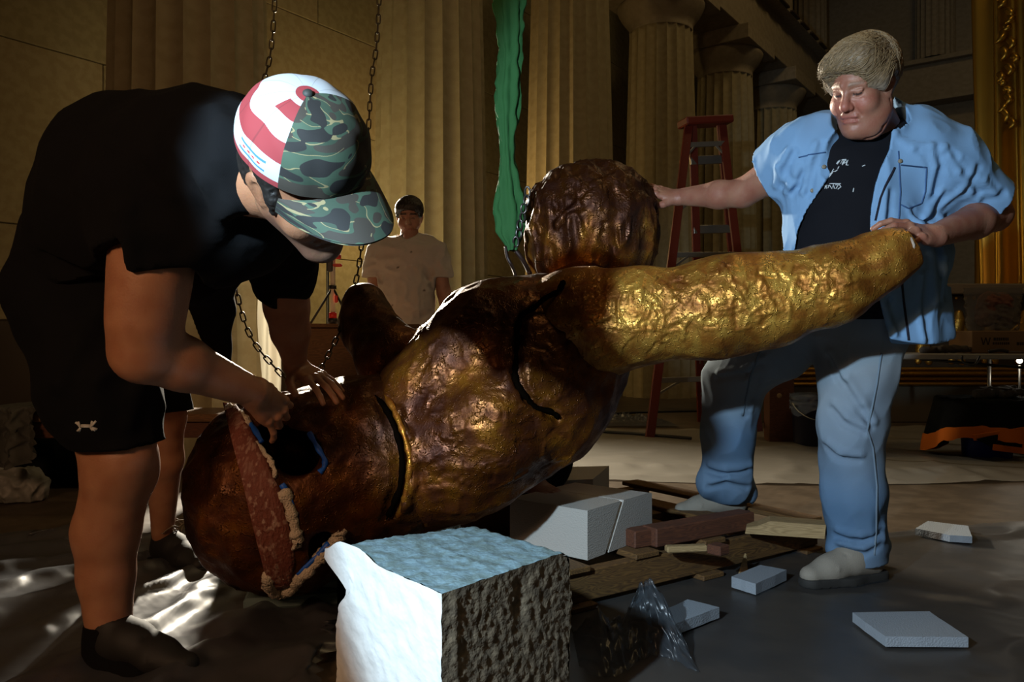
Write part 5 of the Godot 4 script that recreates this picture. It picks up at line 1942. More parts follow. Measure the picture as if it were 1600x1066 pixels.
func foam():
	var white := mat(Color(0.62, 0.6, 0.57), 0.85)
	relief(tri(white, Vector3.ONE * 9.0), grey_tex("foam_h", 256, 0.07, 3, 40), 0.12)
	var grey := mat(Color(0.5, 0.53, 0.56), 0.85)
	relief(tri(grey, Vector3.ONE * 9.0), grey_tex("foam_h", 256, 0.07, 3, 40), 0.12)
	# the big block in front: three differently weathered faces, its left edge torn into a flake
	var t := thing("foam_block", "large foam cube in the foreground, one side smooth white, the other rough brown", "foam block", Vector3(-0.12, 0, -1.6))
	var near := Vector3(-0.116, 0, -1.316)
	var rt := Vector3(0.115, 0, -1.588)
	var lf := Vector3(-0.353, 0, -1.608)
	var bk := rt + lf - near
	var H := 0.362
	var nz := FastNoiseLite.new()
	nz.frequency = 14.0
	nz.fractal_octaves = 3
	var corner := func(u: float, v: float) -> Vector3: # u: near -> left, v: near -> right
		return near.lerp(lf, u) + (rt - near) * v
	# top
	var top := func(u: float, v: float) -> Vector3:
		var p: Vector3 = corner.call(v, u)
		var y: float = H + 0.004 * nz.get_noise_2d(u * 0.6, v * 0.6) - 0.02 * smoothstep(0.75, 1.0, v) * smoothstep(0.2, 0.9, u) - 0.012 * pow(smoothstep(0.9, 1.0, u), 2)
		y += 0.0035 * exp(-pow((u - 0.42 - 0.05 * v) * 60.0, 2)) * float(v > 0.12 and v < 0.6) - 0.003 * exp(-pow((v - 0.62) * 70.0, 2))
		return p + Vector3(0, y, 0) - t.position
	var a := tool_()
	sheet(a, 48, 48, func(u, v): return top.call(v, u))
	var tm := mat(Color.WHITE, 0.75)
	tm.albedo_texture = ramp_tex("foamtop", 256, 0.02, 4, 90, Color(0.37, 0.44, 0.44), Color(0.44, 0.54, 0.58), 0.25, 0.75)
	relief(tri(tm, Vector3.ONE * 4.0), grey_tex("foam_h", 256, 0.07, 3, 40), 0.15)
	obj("top_face", fine(a), tm, t)
	# left face, white, bulging a little, with the torn flake standing up at its back top corner
	var b := tool_()
	var lface := func(u: float, v: float) -> Vector3:
		var p: Vector3 = corner.call(u, 0.0)
		var hh: float = H + (0.018 * smoothstep(0.5, 0.8, u) - 0.03 * smoothstep(0.86, 1.0, u))
		var out: Vector3 = Vector3(-0.776, 0, 0.63) * (0.004 * nz.get_noise_2d(u * 0.5, v * 0.7) + 0.006 * sin(v * 3.0) * u)
		var side: Vector3 = (lf - near) * (0.03 * sin(v * 7.0 + 1.0) + 0.02 * sin(v * 15.0)) * smoothstep(0.7, 1.0, u)
		side += (lf - near) * (0.1 * smoothstep(0.84, 0.97, v) - 0.13 * exp(-pow((v - 0.82) * 14.0, 2))) * smoothstep(0.75, 1.0, u)
		return p + Vector3(0, hh * v, 0) + out + side - t.position
	sheet(b, 40, 40, func(u, v): return lface.call(1.0 - u, 1.0 - v))
	var wm := mat(Color(0.8, 0.81, 0.8), 0.8)
	relief(tri(wm, Vector3.ONE * 3.0), grey_tex("foam_h", 256, 0.07, 3, 40), 0.12)
	obj("white_face", fine(b), wm, t)
	# right face, rough brown skin
	var c := tool_()
	var rface := func(u: float, v: float) -> Vector3:
		var p: Vector3 = corner.call(0.0, u)
		var rough: float = 0.0045 * nz.get_noise_2d(u * 1.1, v * 1.1) + 0.002 * nz.get_noise_2d(u * 4.0 + 7.0, v * 4.0)
		rough += 0.006 * exp(-pow((u - 0.1 - 0.012 * sin(v * 6.0)) * 45.0, 2)) - 0.009 * exp(-pow((u - 0.57) * 22.0, 2) - pow((v - 0.82) * 7.0, 2))
		rough *= 0.6 * smoothstep(0.0, 0.05, u) * smoothstep(1.0, 0.95, v)
		var e: Vector3 = (rt - near) * (0.02 * sin(v * 11.0) + 0.02 * nz.get_noise_1d(v * 1.5)) * smoothstep(0.85, 1.0, u)
		return p + Vector3(0, (H + 0.0) * v, 0) + Vector3(0.762, 0, 0.647) * rough + e - t.position - Vector3(0, 0.012 * pow(smoothstep(0.9, 1.0, u), 2) * v, 0)
	sheet(c, 70, 70, func(u, v): return rface.call(u, 1.0 - v))
	var rm := mat(Color.WHITE, 0.95)
	rm.albedo_texture = ramp_tex("foamskin", 256, 0.03, 5, 95, Color(0.32, 0.28, 0.22), Color(0.46, 0.41, 0.33), 0.25, 0.75)
	relief(tri(rm, Vector3(5, 4, 5)), grey_tex("rough_h", 256, 0.06, 5, 41, FastNoiseLite.TYPE_SIMPLEX_SMOOTH, FastNoiseLite.FRACTAL_FBM, 0.65), 0.22)
	obj("rough_face", fine(c), rm, t)
	var d := tool_()
	for q in [[bk, rt], [lf, bk]]:
		quad(d, q[0] + Vector3(0, H - 0.02, 0) - t.position, q[1] + Vector3(0, H - 0.015, 0) - t.position, q[1] - t.position, q[0] - t.position)
		quad(d, q[0] - t.position, q[1] - t.position, q[1] + Vector3(0, H - 0.015, 0) - t.position, q[0] + Vector3(0, H - 0.02, 0) - t.position)
	quad(d, near - t.position, rt - t.position, bk - t.position, lf - t.position)
	obj("far_faces", fine(d), rm, t)
	# the block on the pallet with a cut across its side
	var P0 := floor_at(918, 876, 0.128)
	var g := thing("foam_block", "white rectangular foam block on the pallet with a slanting cut across its long side", "foam block", P0)
	var e1 := (floor_at(1019, 838, 0.128) - P0)
	e1.y = 0
	var ln := e1.length()
	e1 = e1.normalized()
	var e2 := Vector3(e1.z, 0, -e1.x)
	if e2.z > 0: e2 = -e2
	var hh := 0.148
	var cutx := ln * 0.34
	var st := tool_()
	var poly1 := PackedVector2Array([Vector2(0, 0), Vector2(cutx - 0.035, 0), Vector2(cutx + 0.055, hh), Vector2(0, hh)])
	var poly2 := PackedVector2Array([Vector2(cutx - 0.015, 0), Vector2(ln, 0.0), Vector2(ln - 0.002, hh - 0.004), Vector2(ln - 0.02, hh), Vector2(cutx + 0.075, hh)])
	var GT := Transform3D(Basis(e1, Vector3.UP, -e2), e2 * 0.15)
	prism(st, poly1, 0.3, GT)
	obj("left_section", fine(st), white, g)
	var st2 := tool_()
	prism(st2, poly2, 0.3, GT)
	obj("right_section", fine(st2), white, g)
	var st3 := tool_()
	prism(st3, PackedVector2Array([Vector2(cutx - 0.03, 0.001), Vector2(cutx - 0.012, 0.001), Vector2(cutx + 0.077, hh - 0.001), Vector2(cutx + 0.06, hh - 0.001)]), 0.27, GT)
	obj("joint", fine(st3), white, g)
	var cr := tool_()
	var cp := []
	for k in 9:
		cp.append(e1 * (cutx - 0.014 + 0.088 * k / 8.0 + 0.002 * sin(k * 2.0)) + Vector3(0, 0.006 + (hh - 0.01) * k / 8.0, 0) + e2 * 0.012)
	tube(cr, cp, 0.0075, 6)
	obj("torn_lip", fine(cr), mat(Color(0.85, 0.84, 0.82), 0.9), g)
	# the one behind it
	var Q := floor_at(778, 822, 0.1)
	foam_piece("foam_block", "greyish foam block behind the cut one, with the crouching person's hand on it", [Q, Q + Vector3(0.36, 0, -0.1), Q + Vector3(0.46, 0, -0.42), Q + Vector3(0.06, 0, -0.36)], 0.15, white).position.y = 0.105
	# scraps on the sheet
	var F := func(l: Array) -> Array:
		var out := []
		for k in range(0, l.size(), 2): out.append(floor_at(l[k], l[k + 1], 0.008))
		return out
	foam_piece("foam_offcut", "flat slab of pale foam with one pointed corner, nearest the bottom right corner", F.call([1332, 972, 1384, 1011, 1513, 1012, 1452, 970]), 0.026, grey)
	foam_piece("foam_offcut", "small brick-shaped foam offcut between the pallet and the man's front shoe", F.call([1143, 918, 1181, 930, 1229, 907, 1188, 899]), 0.034, grey)
	foam_piece("foam_offcut", "wedge-ended foam offcut beside the crumpled plastic in front of the pallet", F.call([1028, 976, 1054, 993, 1124, 966, 1074, 953]), 0.03, grey)
	foam_piece("foam_offcut", "foam strip lying behind the man's heel at the right", F.call([1430, 836, 1484, 847, 1519, 849, 1513, 832, 1450, 824]), 0.026, grey)
	# pad under the lower end of the statue
	var pad := mat(Color(0.33, 0.4, 0.4), 0.8)
	var pd := tool_()
	for q in [[W(455, 938, 2.12), Vector3(0.22, 0.03, 0.2), 0.3], [W(470, 945, 2.1), Vector3(0.24, 0.045, 0.14), -0.2]]:
		pass
	var pdn := thing("foam_pad", "blue-grey foam pad under the open end of the statue", "foam", floor_at(455, 950))
	pdn.position.z -= 0.06
	board("pad_layer", Vector3(0.34, 0.035, 0.26), turned(0.2, Vector3(0.02, 0.026, -0.04)), pad, pdn, 0.01)
	board("pad_layer", Vector3(0.26, 0.03, 0.2), turned(-0.15, Vector3(0.04, 0.06, -0.08)), pad, pdn, 0.01)

# ---------------------------------------------------------------- plastic sheeting
func drape(called: String, label: String, f: Callable, nu: int, nv: int, m: Material):
	var st := tool_()
	sheet(st, nu, nv, f)
	var o := obj(called, fine(st), m)
	tag(o, label, "plastic sheet")
	return o

func sheeting():
	var film := mat(Color(0.26, 0.27, 0.29, 0.7), 0.38)
	film.transparency = BaseMaterial3D.TRANSPARENCY_ALPHA
	film.metallic_specular = 1.0
	var clear := mat(Color(0.22, 0.24, 0.26, 0.45), 0.34)
	clear.transparency = BaseMaterial3D.TRANSPARENCY_ALPHA
	clear.metallic_specular = 1.0
	var nz := FastNoiseLite.new()
	nz.frequency = 1.6
	nz.fractal_octaves = 4
	nz.fractal_type = FastNoiseLite.FRACTAL_RIDGED
	nz.seed = 5
	var n2 := FastNoiseLite.new()
	n2.frequency = 6.0
	n2.fractal_octaves = 3
	n2.seed = 15
	# crumpled film at the lower left, folds fanning out toward the statue's open end
	drape("plastic_sheet", "crumpled clear plastic sheet shining on the floor at the bending man's feet", func(u: float, v: float) -> Vector3:
		var x := lerpf(-2.3, -0.42, u)
		var z := lerpf(-3.15, -1.2, v)
		var dir := Vector2(x + 0.75, z + 3.4)
		var an := atan2(dir.y, dir.x)
		var fan := 0.03 * pow(absf(sin(an * 17.0 + 1.2 * n2.get_noise_2d(x * 0.4, z * 0.4))), 4.0) * smoothstep(0.25, 0.9, dir.length())
		var y := 0.006 + fan + 0.02 * maxf(0.0, nz.get_noise_2d(x * 0.45, z * 0.45)) + 0.0022 * n2.get_noise_2d(x * 1.5, z * 1.5) + 0.0012 * absf(n2.get_noise_2d(x * 5.0, z * 5.0))
		return Vector3(x + 0.08 * n2.get_noise_2d(z, 3.0) * float(u > 0.98 or u < 0.02), y, z + 0.1 * n2.get_noise_2d(x * 1.5, 9.0) * float(v < 0.02)), 190, 190, film)
	drape("plastic_sheet", "clear plastic sheet spread under the foam scraps and the older man's front foot", func(u: float, v: float) -> Vector3:
		var x := lerpf(0.1, 3.4, u)
		var z := lerpf(-3.25, -1.2, v)
		var long := 0.014 * pow(absf(sin(z * 5.0 + x * 1.1 + 1.4 * n2.get_noise_2d(x * 0.25, z * 0.25))), 14.0)
		var y := 0.0015 + long * smoothstep(0.5, 1.2, x) + 0.0045 * maxf(0.0, nz.get_noise_2d(x * 0.7 + 9.0, z * 0.7) - 0.1)
		return Vector3(x, y, z + 0.15 * sin(x * 2.0) * float(v < 0.01)), 230, 150, clear)
	var dust := mat(Color(0.52, 0.5, 0.46, 0.75), 0.42)
	dust.transparency = BaseMaterial3D.TRANSPARENCY_ALPHA
	drape("drop_sheet", "pale translucent dust sheet on the far floor round the ladder and the bucket", func(u: float, v: float) -> Vector3:
		var x := lerpf(0.2, 5.6, u)
		var z := lerpf(-7.2, -4.55, v) + 0.25 * sin(x * 0.9)
		var y := 0.004 + 0.02 * pow(maxf(0.0, nz.get_noise_2d(x * 0.5 + 3.0, z * 0.5)), 2.0) + 0.03 * exp(-pow((z + 5.0 - 0.1 * x) * 9.0, 2)) * absf(n2.get_noise_2d(x * 0.4, 2.0))
		return Vector3(x, y, z), 160, 110, dust)
	# a crumpled heap standing against the pallet
	drape("plastic_wrap", "crumpled clear plastic standing up beside the foam cube and the pallet", func(u: float, v: float) -> Vector3:
		var x := lerpf(0.16, 0.44, u)
		var c := sin(PI * u)
		var h := (0.13 + 0.05 * sin(u * 9.0 + 1.0) + 0.03 * n2.get_noise_2d(u * 2.0, 4.0)) * pow(c, 0.6)
		var y := 0.004 + h * (1.0 - absf(v * 2.0 - 1.0)) + 0.01 * n2.get_noise_2d(u * 1.2, v * 1.2) * c
		var z := -2.02 + (v - 0.5) * 0.24 + 0.06 * sin(u * 7.0) + 0.03 * n2.get_noise_2d(u * 1.5 + 4.0, v)
		return Vector3(x, maxf(y, 0.004), z), 60, 40, clear)
	drape("plastic_wrap", "small white crumple of plastic on the dust sheet left of the ladder's foot", func(u: float, v: float) -> Vector3:
		var p := floor_at(985, 664)
		var c := sin(PI * u) * sin(PI * v)
		return Vector3(p.x + (u - 0.5) * 0.8, 0.015 + c * (0.05 + 0.09 * absf(n2.get_noise_2d(u * 2.0, v * 2.0))), p.z + (v - 0.5) * 0.5), 50, 40, film)
	var strip := mat(Color(0.62, 0.6, 0.54), 0.5)
	strip.backlight_enabled = true
	strip.backlight = Color(0.5, 0.48, 0.42)
	strip.cull_mode = BaseMaterial3D.CULL_DISABLED
	drape("plastic_strip", "narrow pale sheet of plastic standing upright between the nearest column and the bending man's arm", func(u: float, v: float) -> Vector3:
		var p := W(lerpf(406, 438, u) + 2.0 * sin(v * 12.0), 400, 4.9)
		return Vector3(p.x, lerpf(1.45, 0.01, v), -4.9 + 0.03 * sin(u * 9.0 + v * 6.0)), 12, 60, strip)
	# cable on the far floor
	var st := tool_()
	tube(st, smooth_path([floor_at(1140, 645), floor_at(1000, 648), floor_at(905, 655), floor_at(885, 664), floor_at(915, 676), floor_at(1000, 683), floor_at(1080, 690)], 8).map(func(p): return p + Vector3(0, 0.024, 0)), 0.013, 8)
	var cb := obj("cable", fine(st), mat(Color(0.05, 0.05, 0.05), 0.6))
	tag(cb, "dark cable looping over the dust sheet behind the statue", "cable")

# ---------------------------------------------------------------- things round the hall
func ladder():
	var front_b := floor_at(1015, 686)
	var t := thing("stepladder", "tall orange stepladder standing open on the dust sheet in front of the columns", "ladder", front_b)
	var red := mat(Color(0.36, 0.11, 0.06), 0.45)
	var alu := mat(Color(0.5, 0.48, 0.45), 0.4, 0.6)
	var Zb := -front_b.z
	# near frame leans away from the camera to the cap, the step frame stands beyond it
	var topz := Zb + 0.75
	var L0 := front_b
	var R0 := floor_at(1012, 686)
	var a0 := W(1076, 196, topz)
	var a1 := W(1128, 192, topz + 0.12)
	var b0 := front_b
	var b1 := Vector3(W(1185, 668, Zb + 0.45).x, 0, -(Zb + 0.45))
	var c0 := Vector3(W(1090, 640, Zb + 1.5).x, 0, -(Zb + 1.35))
	var c1 := Vector3(W(1160, 640, Zb + 1.9).x, 0, -(Zb + 1.75))
	var rail := func(called: String, p: Vector3, q: Vector3):
		var st := tool_()
		bar(st, p - t.position, q - t.position, 0.075, 0.028, Vector3(0.2, 0, 1))
		obj(called, fine(st), red, t)
	rail.call("rail", b0, a0); rail.call("rail", b1, a1); rail.call("rail", c0, a0.lerp(a1, 0.12)); rail.call("rail", c1, a0.lerp(a1, 0.95))
	for k in range(1, 9):
		var s := k / 9.0
		var st := tool_()
		bar(st, c0.lerp(a0, s) - t.position, c1.lerp(a1, s) - t.position, 0.03, 0.075, Vector3.UP)
		obj("step", fine(st), alu, t)
	for s in [0.17, 0.36, 0.56, 0.745, 0.93]:
		var st := tool_()
		bar(st, b0.lerp(a0, s) - t.position, b1.lerp(a1, s) - t.position, 0.022, 0.045)
		obj("cross_brace", fine(st), alu, t)
		for e in [[b0, a0, b1, a1], [b1, a1, b0, a0]]:
			var p: Vector3 = e[0].lerp(e[1], s - 0.045)
			var q: Vector3 = e[0].lerp(e[1], s).lerp(e[2].lerp(e[3], s), 0.26)
			var s2 := tool_()
			bar(s2, p - t.position, q - t.position, 0.012, 0.022)
			obj("brace_strut", fine(s2), alu, t)
	for e in [[b0, a0, c0], [b1, a1, c1]]:
		var s3 := tool_()
		bar(s3, e[0].lerp(e[1], 0.5) - t.position, e[2].lerp(e[1], 0.47) - t.position, 0.014, 0.024)
		obj("spreader", fine(s3), mat(Color(0.12, 0.1, 0.09), 0.5), t)
	var cp := tool_()
	bar(cp, a0 + Vector3(-0.06, 0.02, 0) - t.position, a1 + Vector3(0.06, 0.02, 0) - t.position, 0.2, 0.07, Vector3.UP, 0.012)
	obj("cap", fine(cp), red, t)

func chains():
	var steel := mat(Color(0.3, 0.27, 0.22), 0.45, 0.8)
	var link := func(a: Vector3, b: Vector3, i: int, st: SurfaceTool, lw: float, wire: float):
		var d := (b - a).normalized()
		var x := d.cross(Vector3(0.3, 0.1, 1)).normalized()
		if i % 2: x = x.rotated(d, PI / 2)
		var c := (a + b) * 0.5
		var hl := (b - a).length() * 0.5 + wire * 0.9
		var pts := []
		for k in 14:
			var an := TAU * k / 14.0
			pts.append(c + x * cos(an) * lw + d * (signf(sin(an)) * (hl - lw) * smoothstep(0.0, 0.5, absf(sin(an))) + sin(an) * lw))
		tube(st, pts, wire, 6, true)
	for e in [["hoist chain hanging from above down to the statue's top, passing the left column's edge", [W(470, -2400, 2.75), W(450, -1000, 2.75), W(432, -60, 2.75), W(408, 150, 2.72), W(372, 330, 2.66), W(368, 430, 2.62), W(378, 490, 2.6), W(400, 540, 2.56), W(452, 598, 2.5)]], ["hoist chain beside the young man, hanging to the statue's back", [W(620, -2400, 2.85), W(608, -1000, 2.85), W(594, -60, 2.85), W(580, 130, 2.84), W(572, 270, 2.82), W(563, 400, 2.78), W(548, 470, 2.72), W(530, 520, 2.68), W(496, 588, 2.55)]]]:
		var path := smooth_path(e[1], 90)
		var st := tool_()
		var last: Vector3 = path[0]
		var i := 0
		for p in path:
			if last.distance_to(p) > 0.03:
				link.call(last, p, i, st, 0.0072, 0.0026)
				last = p
				i += 1
		var o := put("chain", fine(st).commit(), steel)
		tag(o, e[0], "chain")

func strap():
	var t := thing("lifting_strap", "bright green crumpled lifting strap hanging behind the statue's head down to its shoulder", "strap", W(800, 430, 2.72))
	var g := mat(Color(0.12, 0.34, 0.16), 0.85)
	relief(tri(g, Vector3.ONE * 12.0), weave_tex(), 0.08)
	var n := FastNoiseLite.new()
	n.frequency = 2.5
	n.fractal_octaves = 3
	var st := tool_()
	sheet(st, 40, 320, func(u: float, vv: float) -> Vector3:
		var y := lerpf(-1500, 392, vv)
		var v := (y + 40.0) / 432.0
		var c := lerpf(793, 797, v) + 3.0 * sin(v * 8.0)
		var w := 17.0 + 4.0 * sin(v * 7.0 + 0.5) + 3.0 * sin(v * 17.0) - 11.0 * smoothstep(0.93, 1.0, v) - 4.0 * smoothstep(0.3, 0.0, v)
		var an := TAU * u
		var r := 1.0 + 0.2 * sin(an * 7.0 + v * 5.0) + 0.12 * sin(v * 70.0 + an * 2.0) * sin(an * 3.0) + 0.3 * n.get_noise_3d(cos(an) * 0.5, sin(an) * 0.5, v * 4.0)
		var p := W(c, y, 2.74)
		return p + Vector3(cos(an) * w * r * 2.74 / FOC, 0.004 * n.get_noise_2d(an, v * 30.0), sin(an) * 0.022 * r) - t.position)
	obj("webbing", fine(st), g, t)
	var hk := tool_()
	tube(hk, smooth_path([W(790, 385, 2.74) - t.position, W(793, 402, 2.73) - t.position, W(800, 416, 2.72) - t.position, W(806, 432, 2.66) - t.position], 5), 0.006, 8)
	tube(hk, smooth_path([W(806, 392, 2.74) - t.position, W(818, 408, 2.72) - t.position, W(828, 428, 2.66) - t.position], 5), 0.008, 8)
	obj("hook", fine(hk), mat(Color(0.14, 0.08, 0.06), 0.5), t)
	# shackle chain against the head
	var sh := tool_()
	for k in 7:
		var a := W(824 - 3 * k + 1.5 * (k % 2), 300 + 13 * k, 2.72)
		var pts := []
		for j in 10:
			var an := TAU * j / 10.0
			pts.append(a + Vector3(cos(an) * 0.009, sin(an) * 0.017, 0.006 * sin(an + k)) - t.position)
		tube(sh, pts, 0.0036, 6, true)
	obj("shackle", fine(sh), mat(Color(0.4, 0.4, 0.4), 0.35, 0.9), t)

func laser():
	var z := 4.35
	var base := W(520, 513, 4.35)
	var t := thing("laser_level", "red and white pole laser level on a small black tripod standing on the crate", "laser level", Vector3(base.x, W(500, 514, 4.4).y + 0.021, base.z))
	var red := mat(Color(0.75, 0.1, 0.05), 0.45)
	var white := mat(Color(0.8, 0.78, 0.72), 0.5)
	var black := mat(Color(0.05, 0.05, 0.05), 0.5)
	var s := z / FOC
	var st := tool_()
	lathe(st, [Vector2(0, 0), Vector2(0.026, 0), Vector2(0.028, 0.02), Vector2(0.026, 0.036), Vector2(0, 0.037)], 16)
	obj("foot", fine(st), black, t)
	st = tool_()
	lathe(st, [Vector2(0, 0.036), Vector2(0.022, 0.036), Vector2(0.021, 0.065), Vector2(0.012, 0.07), Vector2(0, 0.07)], 16)
	obj("collar", fine(st), red, t)
	st = tool_()
	lathe(st, [Vector2(0, 0.07), Vector2(0.0125, 0.07), Vector2(0.0125, 0.2), Vector2(0.014, 0.2), Vector2(0.014, 0.36), Vector2(0, 0.36)], 16)
	obj("pole", fine(st), white, t)
	for a in [2.7, 0.4, 4.6]:
		st = tool_()
		tube(st, [Vector3(0, 0.205, 0), Vector3(cos(a) * 0.12, 0.006, sin(a) * 0.12)], 0.0065, 6)
		obj("leg", fine(st), black, t)
	st = tool_()
	lathe(st, [Vector2(0, 0.195), Vector2(0.02, 0.195), Vector2(0.02, 0.215), Vector2(0, 0.216)], 14)
	obj("hub", fine(st), black, t)
	st = tool_()
	box(st, Transform3D(Basis(), Vector3(-0.012, 0.325, 0)), Vector3(0.03, 0.07, 0.04), 0.004)
	obj("clamp", fine(st), black, t)
	for e in [[Vector3(0.0, 0.375, 0), Vector3(0.085, 0.024, 0.05)], [Vector3(0.024, 0.326, 0.0), Vector3(0.05, 0.016, 0.03)], [Vector3(0.024, 0.14, 0.02), Vector3(0.016, 0.04, 0.02)]]:
		st = tool_()
		box(st, Transform3D(Basis(), e[0]), e[1], 0.005)
		obj("bracket", fine(st), red, t)

func bucket(called: String, label: String, at: Vector3, r: float, h: float, c: Color) -> Node3D:
	var t := thing(called, label, "bucket", at)
	var st := tool_()
	lathe(st, [Vector2(0, 0.004), Vector2(r * 0.86, 0.0), Vector2(r * 0.87, 0.006), Vector2(r * 0.97, h * 0.8), Vector2(r * 1.04, h * 0.8), Vector2(r * 1.04, h * 0.84), Vector2(r * 0.99, h * 0.84), Vector2(r * 0.99, h * 0.91), Vector2(r * 1.05, h * 0.91), Vector2(r * 1.05, h * 0.95), Vector2(r, h * 0.95), Vector2(r * 1.02, h), Vector2(r * 0.97, h), Vector2(r * 0.84, 0.02), Vector2(0, 0.02)], 36)
	obj("pail", fine(st), mat(c, 0.4), t)
	st = tool_()
	var pts := []
	for k in 13:
		var a := PI * k / 12.0
		pts.append(Vector3(cos(a) * r * 1.06, h * 0.86 - sin(a) * r * 0.75, r * 0.25 + sin(a) * r * 0.85))
	tube(st, pts, 0.004, 6)
	obj("handle", fine(st), mat(Color(0.6, 0.6, 0.58), 0.4, 0.7), t)
	return t

func right_side():
	# table
	var steel := mat(Color(0.45, 0.44, 0.42), 0.35, 0.7)
	var Zt := 5.4
	var ty := W(1500, 552, Zt).y
	var t := thing("folding_table", "folding table with a pale edge at the right, tools and a carton on it", "table", Vector3(W(1520, 533, Zt).x, 0, -Zt - 0.1), -0.04)
	board("table_top", Vector3(1.85, 0.036, 0.72), turned(0, Vector3(0, ty - 0.018, 0)), mat(Color(0.55, 0.53, 0.5), 0.6), t, 0.008)
	for x in [-0.78, 0.32, 0.82]:
		for z in [-0.28, 0.3]:
			var l := tool_()
			tube(l, [Vector3(x, ty - 0.036, z), Vector3(x, 0.0, z)], 0.014, 8)
			obj("leg", fine(l), steel, t)
	var br := tool_()
	tube(br, [Vector3(0.32, ty - 0.1, 0.3), Vector3(-0.35, ty - 0.04, 0.1)], 0.009, 6)
	obj("brace", fine(br), mat(Color(0.08, 0.07, 0.06), 0.4), t)
	# carton with printed side
	var card := mat(Color(0.5, 0.38, 0.25), 0.85)
	relief(tri(card, Vector3.ONE * 4.0), grey_tex("foam_h", 256, 0.07, 3, 40), 0.04)
	var bx := thing("carton", "long brown cardboard carton with dark print on the table", "carton", W(1575, 550, 5.3) * Vector3(1, 0, 1) + Vector3(0, ty + 0.001, -0.1), -0.03)
	board("box", Vector3(0.52, 0.15, 0.3), turned(0, Vector3(0, 0.075, 0)), card, bx, 0.005)
	var ink := mat(Color(0.17, 0.1, 0.06), 0.9)
	var tx := TextMesh.new()
	tx.text = "W"
	tx.font_size = 64
	tx.pixel_size = 0.05 / 46.0
	tx.depth = 0.001
	var wo := put("print", tx, ink, bx)
	wo.position = Vector3(-0.17, 0.083, 0.1505)
	# two lines of print too small to read: rows of letter-sized marks
	rng.seed = 12
	for e in [[-0.12, 0.094, 0.02, 7], [-0.125, 0.066, 0.016, 9], [0.03, 0.064, 0.02, 8]]:
		var x: float = e[0]
		for k in e[3]:
			var w: float = e[2] * rng.randf_range(0.45, 0.8)
			var mk := put("print_mark", boxes(Vector3(w, e[2], 0.001), 0.0003), ink, bx)
			mk.position = Vector3(x + w * 0.5, e[1], 0.1503)
			x += w + 0.003
	# a clear bag with something reddish in it, leaning on the carton
	var bag := thing("plastic_bag", "clear plastic bag with a reddish bundle, set on the printed carton", "bag", bx.position + Vector3(-0.04, 0.152, 0.0))
	var n := FastNoiseLite.new()
	n.frequency = 3.0
	n.fractal_octaves = 3
	var st := tool_()
	sheet(st, 40, 30, func(u: float, v: float) -> Vector3:
		var a := TAU * u
		var w := lerpf(0.17, 0.2, v)
		return Vector3(cos(a) * w * (1.0 + 0.1 * n.get_noise_2d(a, v * 2.0)), v * 0.29, sin(a) * (0.1 - 0.06 * v) * (1.0 + 0.25 * n.get_noise_2d(a * 2.0, v * 3.0))))
	var film := mat(Color(0.5, 0.47, 0.44, 0.5), 0.3)
	film.transparency = BaseMaterial3D.TRANSPARENCY_ALPHA
	obj("bag_film", fine(st), film, bag)
	var bd := Sdf.new()
	bd.cap(bag.position + Vector3(-0.05, 0.09, 0), bag.position + Vector3(-0.03, 0.19, 0), 0.06, 0.07, 0.03)
	bd.cap(bag.position + Vector3(0.07, 0.1, -0.01), bag.position + Vector3(0.06, 0.19, 0), 0.06, 0.065, 0.03)
	bd.noise = fold_noise(14.0, 6)
	bd.amp = 0.012
	later("bundle", [[bd, 0.012, null]], mat(Color(0.45, 0.28, 0.22), 0.9), bag)
	# odds and ends on the table
	var tl := thing("hand_tool", "dark hand tool lying in front of the carton on the table", "tool", W(1566, 549, 5.2) * Vector3(1, 0, 1) + Vector3(0, ty + 0.014, 0.02))
	var h1 := tool_()
	tube(h1, smooth_path([Vector3(-0.1, 0, 0), Vector3(-0.03, 0.01, 0), Vector3(0.02, 0.0, 0.01)], 4), 0.012, 8)
	obj("handle", fine(h1), mat(Color(0.1, 0.04, 0.03), 0.5), tl)
	h1 = tool_()
	bar(h1, Vector3(0.02, 0, 0.01), Vector3(0.14, -0.004, 0.02), 0.02, 0.006)
	obj("blade", fine(h1), steel, tl)
	var rag := Sdf.new()
	var rp := W(1478, 545, 5.25)
	rag.cap(rp + Vector3(-0.15, -0.01, 0), rp + Vector3(0.12, 0.0, 0), 0.02, 0.022, 0.02)
	rag.cap(rp + Vector3(-0.05, 0.0, 0.03), rp + Vector3(0.16, -0.005, -0.03), 0.02, 0.016, 0.02)
	rag.noise = fold_noise(12.0, 8)
	rag.amp = 0.008
	rag.plane(Vector3.DOWN, Vector3(0, ty + 0.002, 0))
	var rg := thing("rag", "crumpled grey rag lying on the table left of the carton", "rag", rp * Vector3(1, 0, 1))
	later("cloth", [[rag, 0.008, null]], cloth_mat(Color(0.3, 0.27, 0.24)), rg)
	var cl := thing("coiled_cord", "dark cord hanging in a loop below the table edge", "cord", W(1517, 560, 5.1) * Vector3(1, 0, 1))
	var cp := []
	for k in 20:
		var a := PI + PI * k / 19.0
		cp.append(W(1517, 556, 5.02) + Vector3(cos(a) * 0.055, sin(a) * 0.06, 0.01 * sin(a * 3.0)) - cl.position)
	var cst := tool_()
	tube(cst, cp, 0.007, 6)
	obj("cord", fine(cst), mat(Color(0.05, 0.05, 0.05), 0.5), cl)
	# little lamp seen under the table
	var lp := thing("small_lamp", "small bright white lamp shining below the table at the right edge", "lamp", W(1593, 564, 5.6) * Vector3(1, 0, 1))
	var lst := tool_()
	lathe(lst, [Vector2(0, 0.02), Vector2(0.014, 0.014), Vector2(0.02, 0), Vector2(0.014, -0.014), Vector2(0, -0.02)], 16, Transform3D(Basis(), Vector3(0, W(1593, 564, 5.6).y, 0)))
	var lm := mat(Color.WHITE, 0.4)
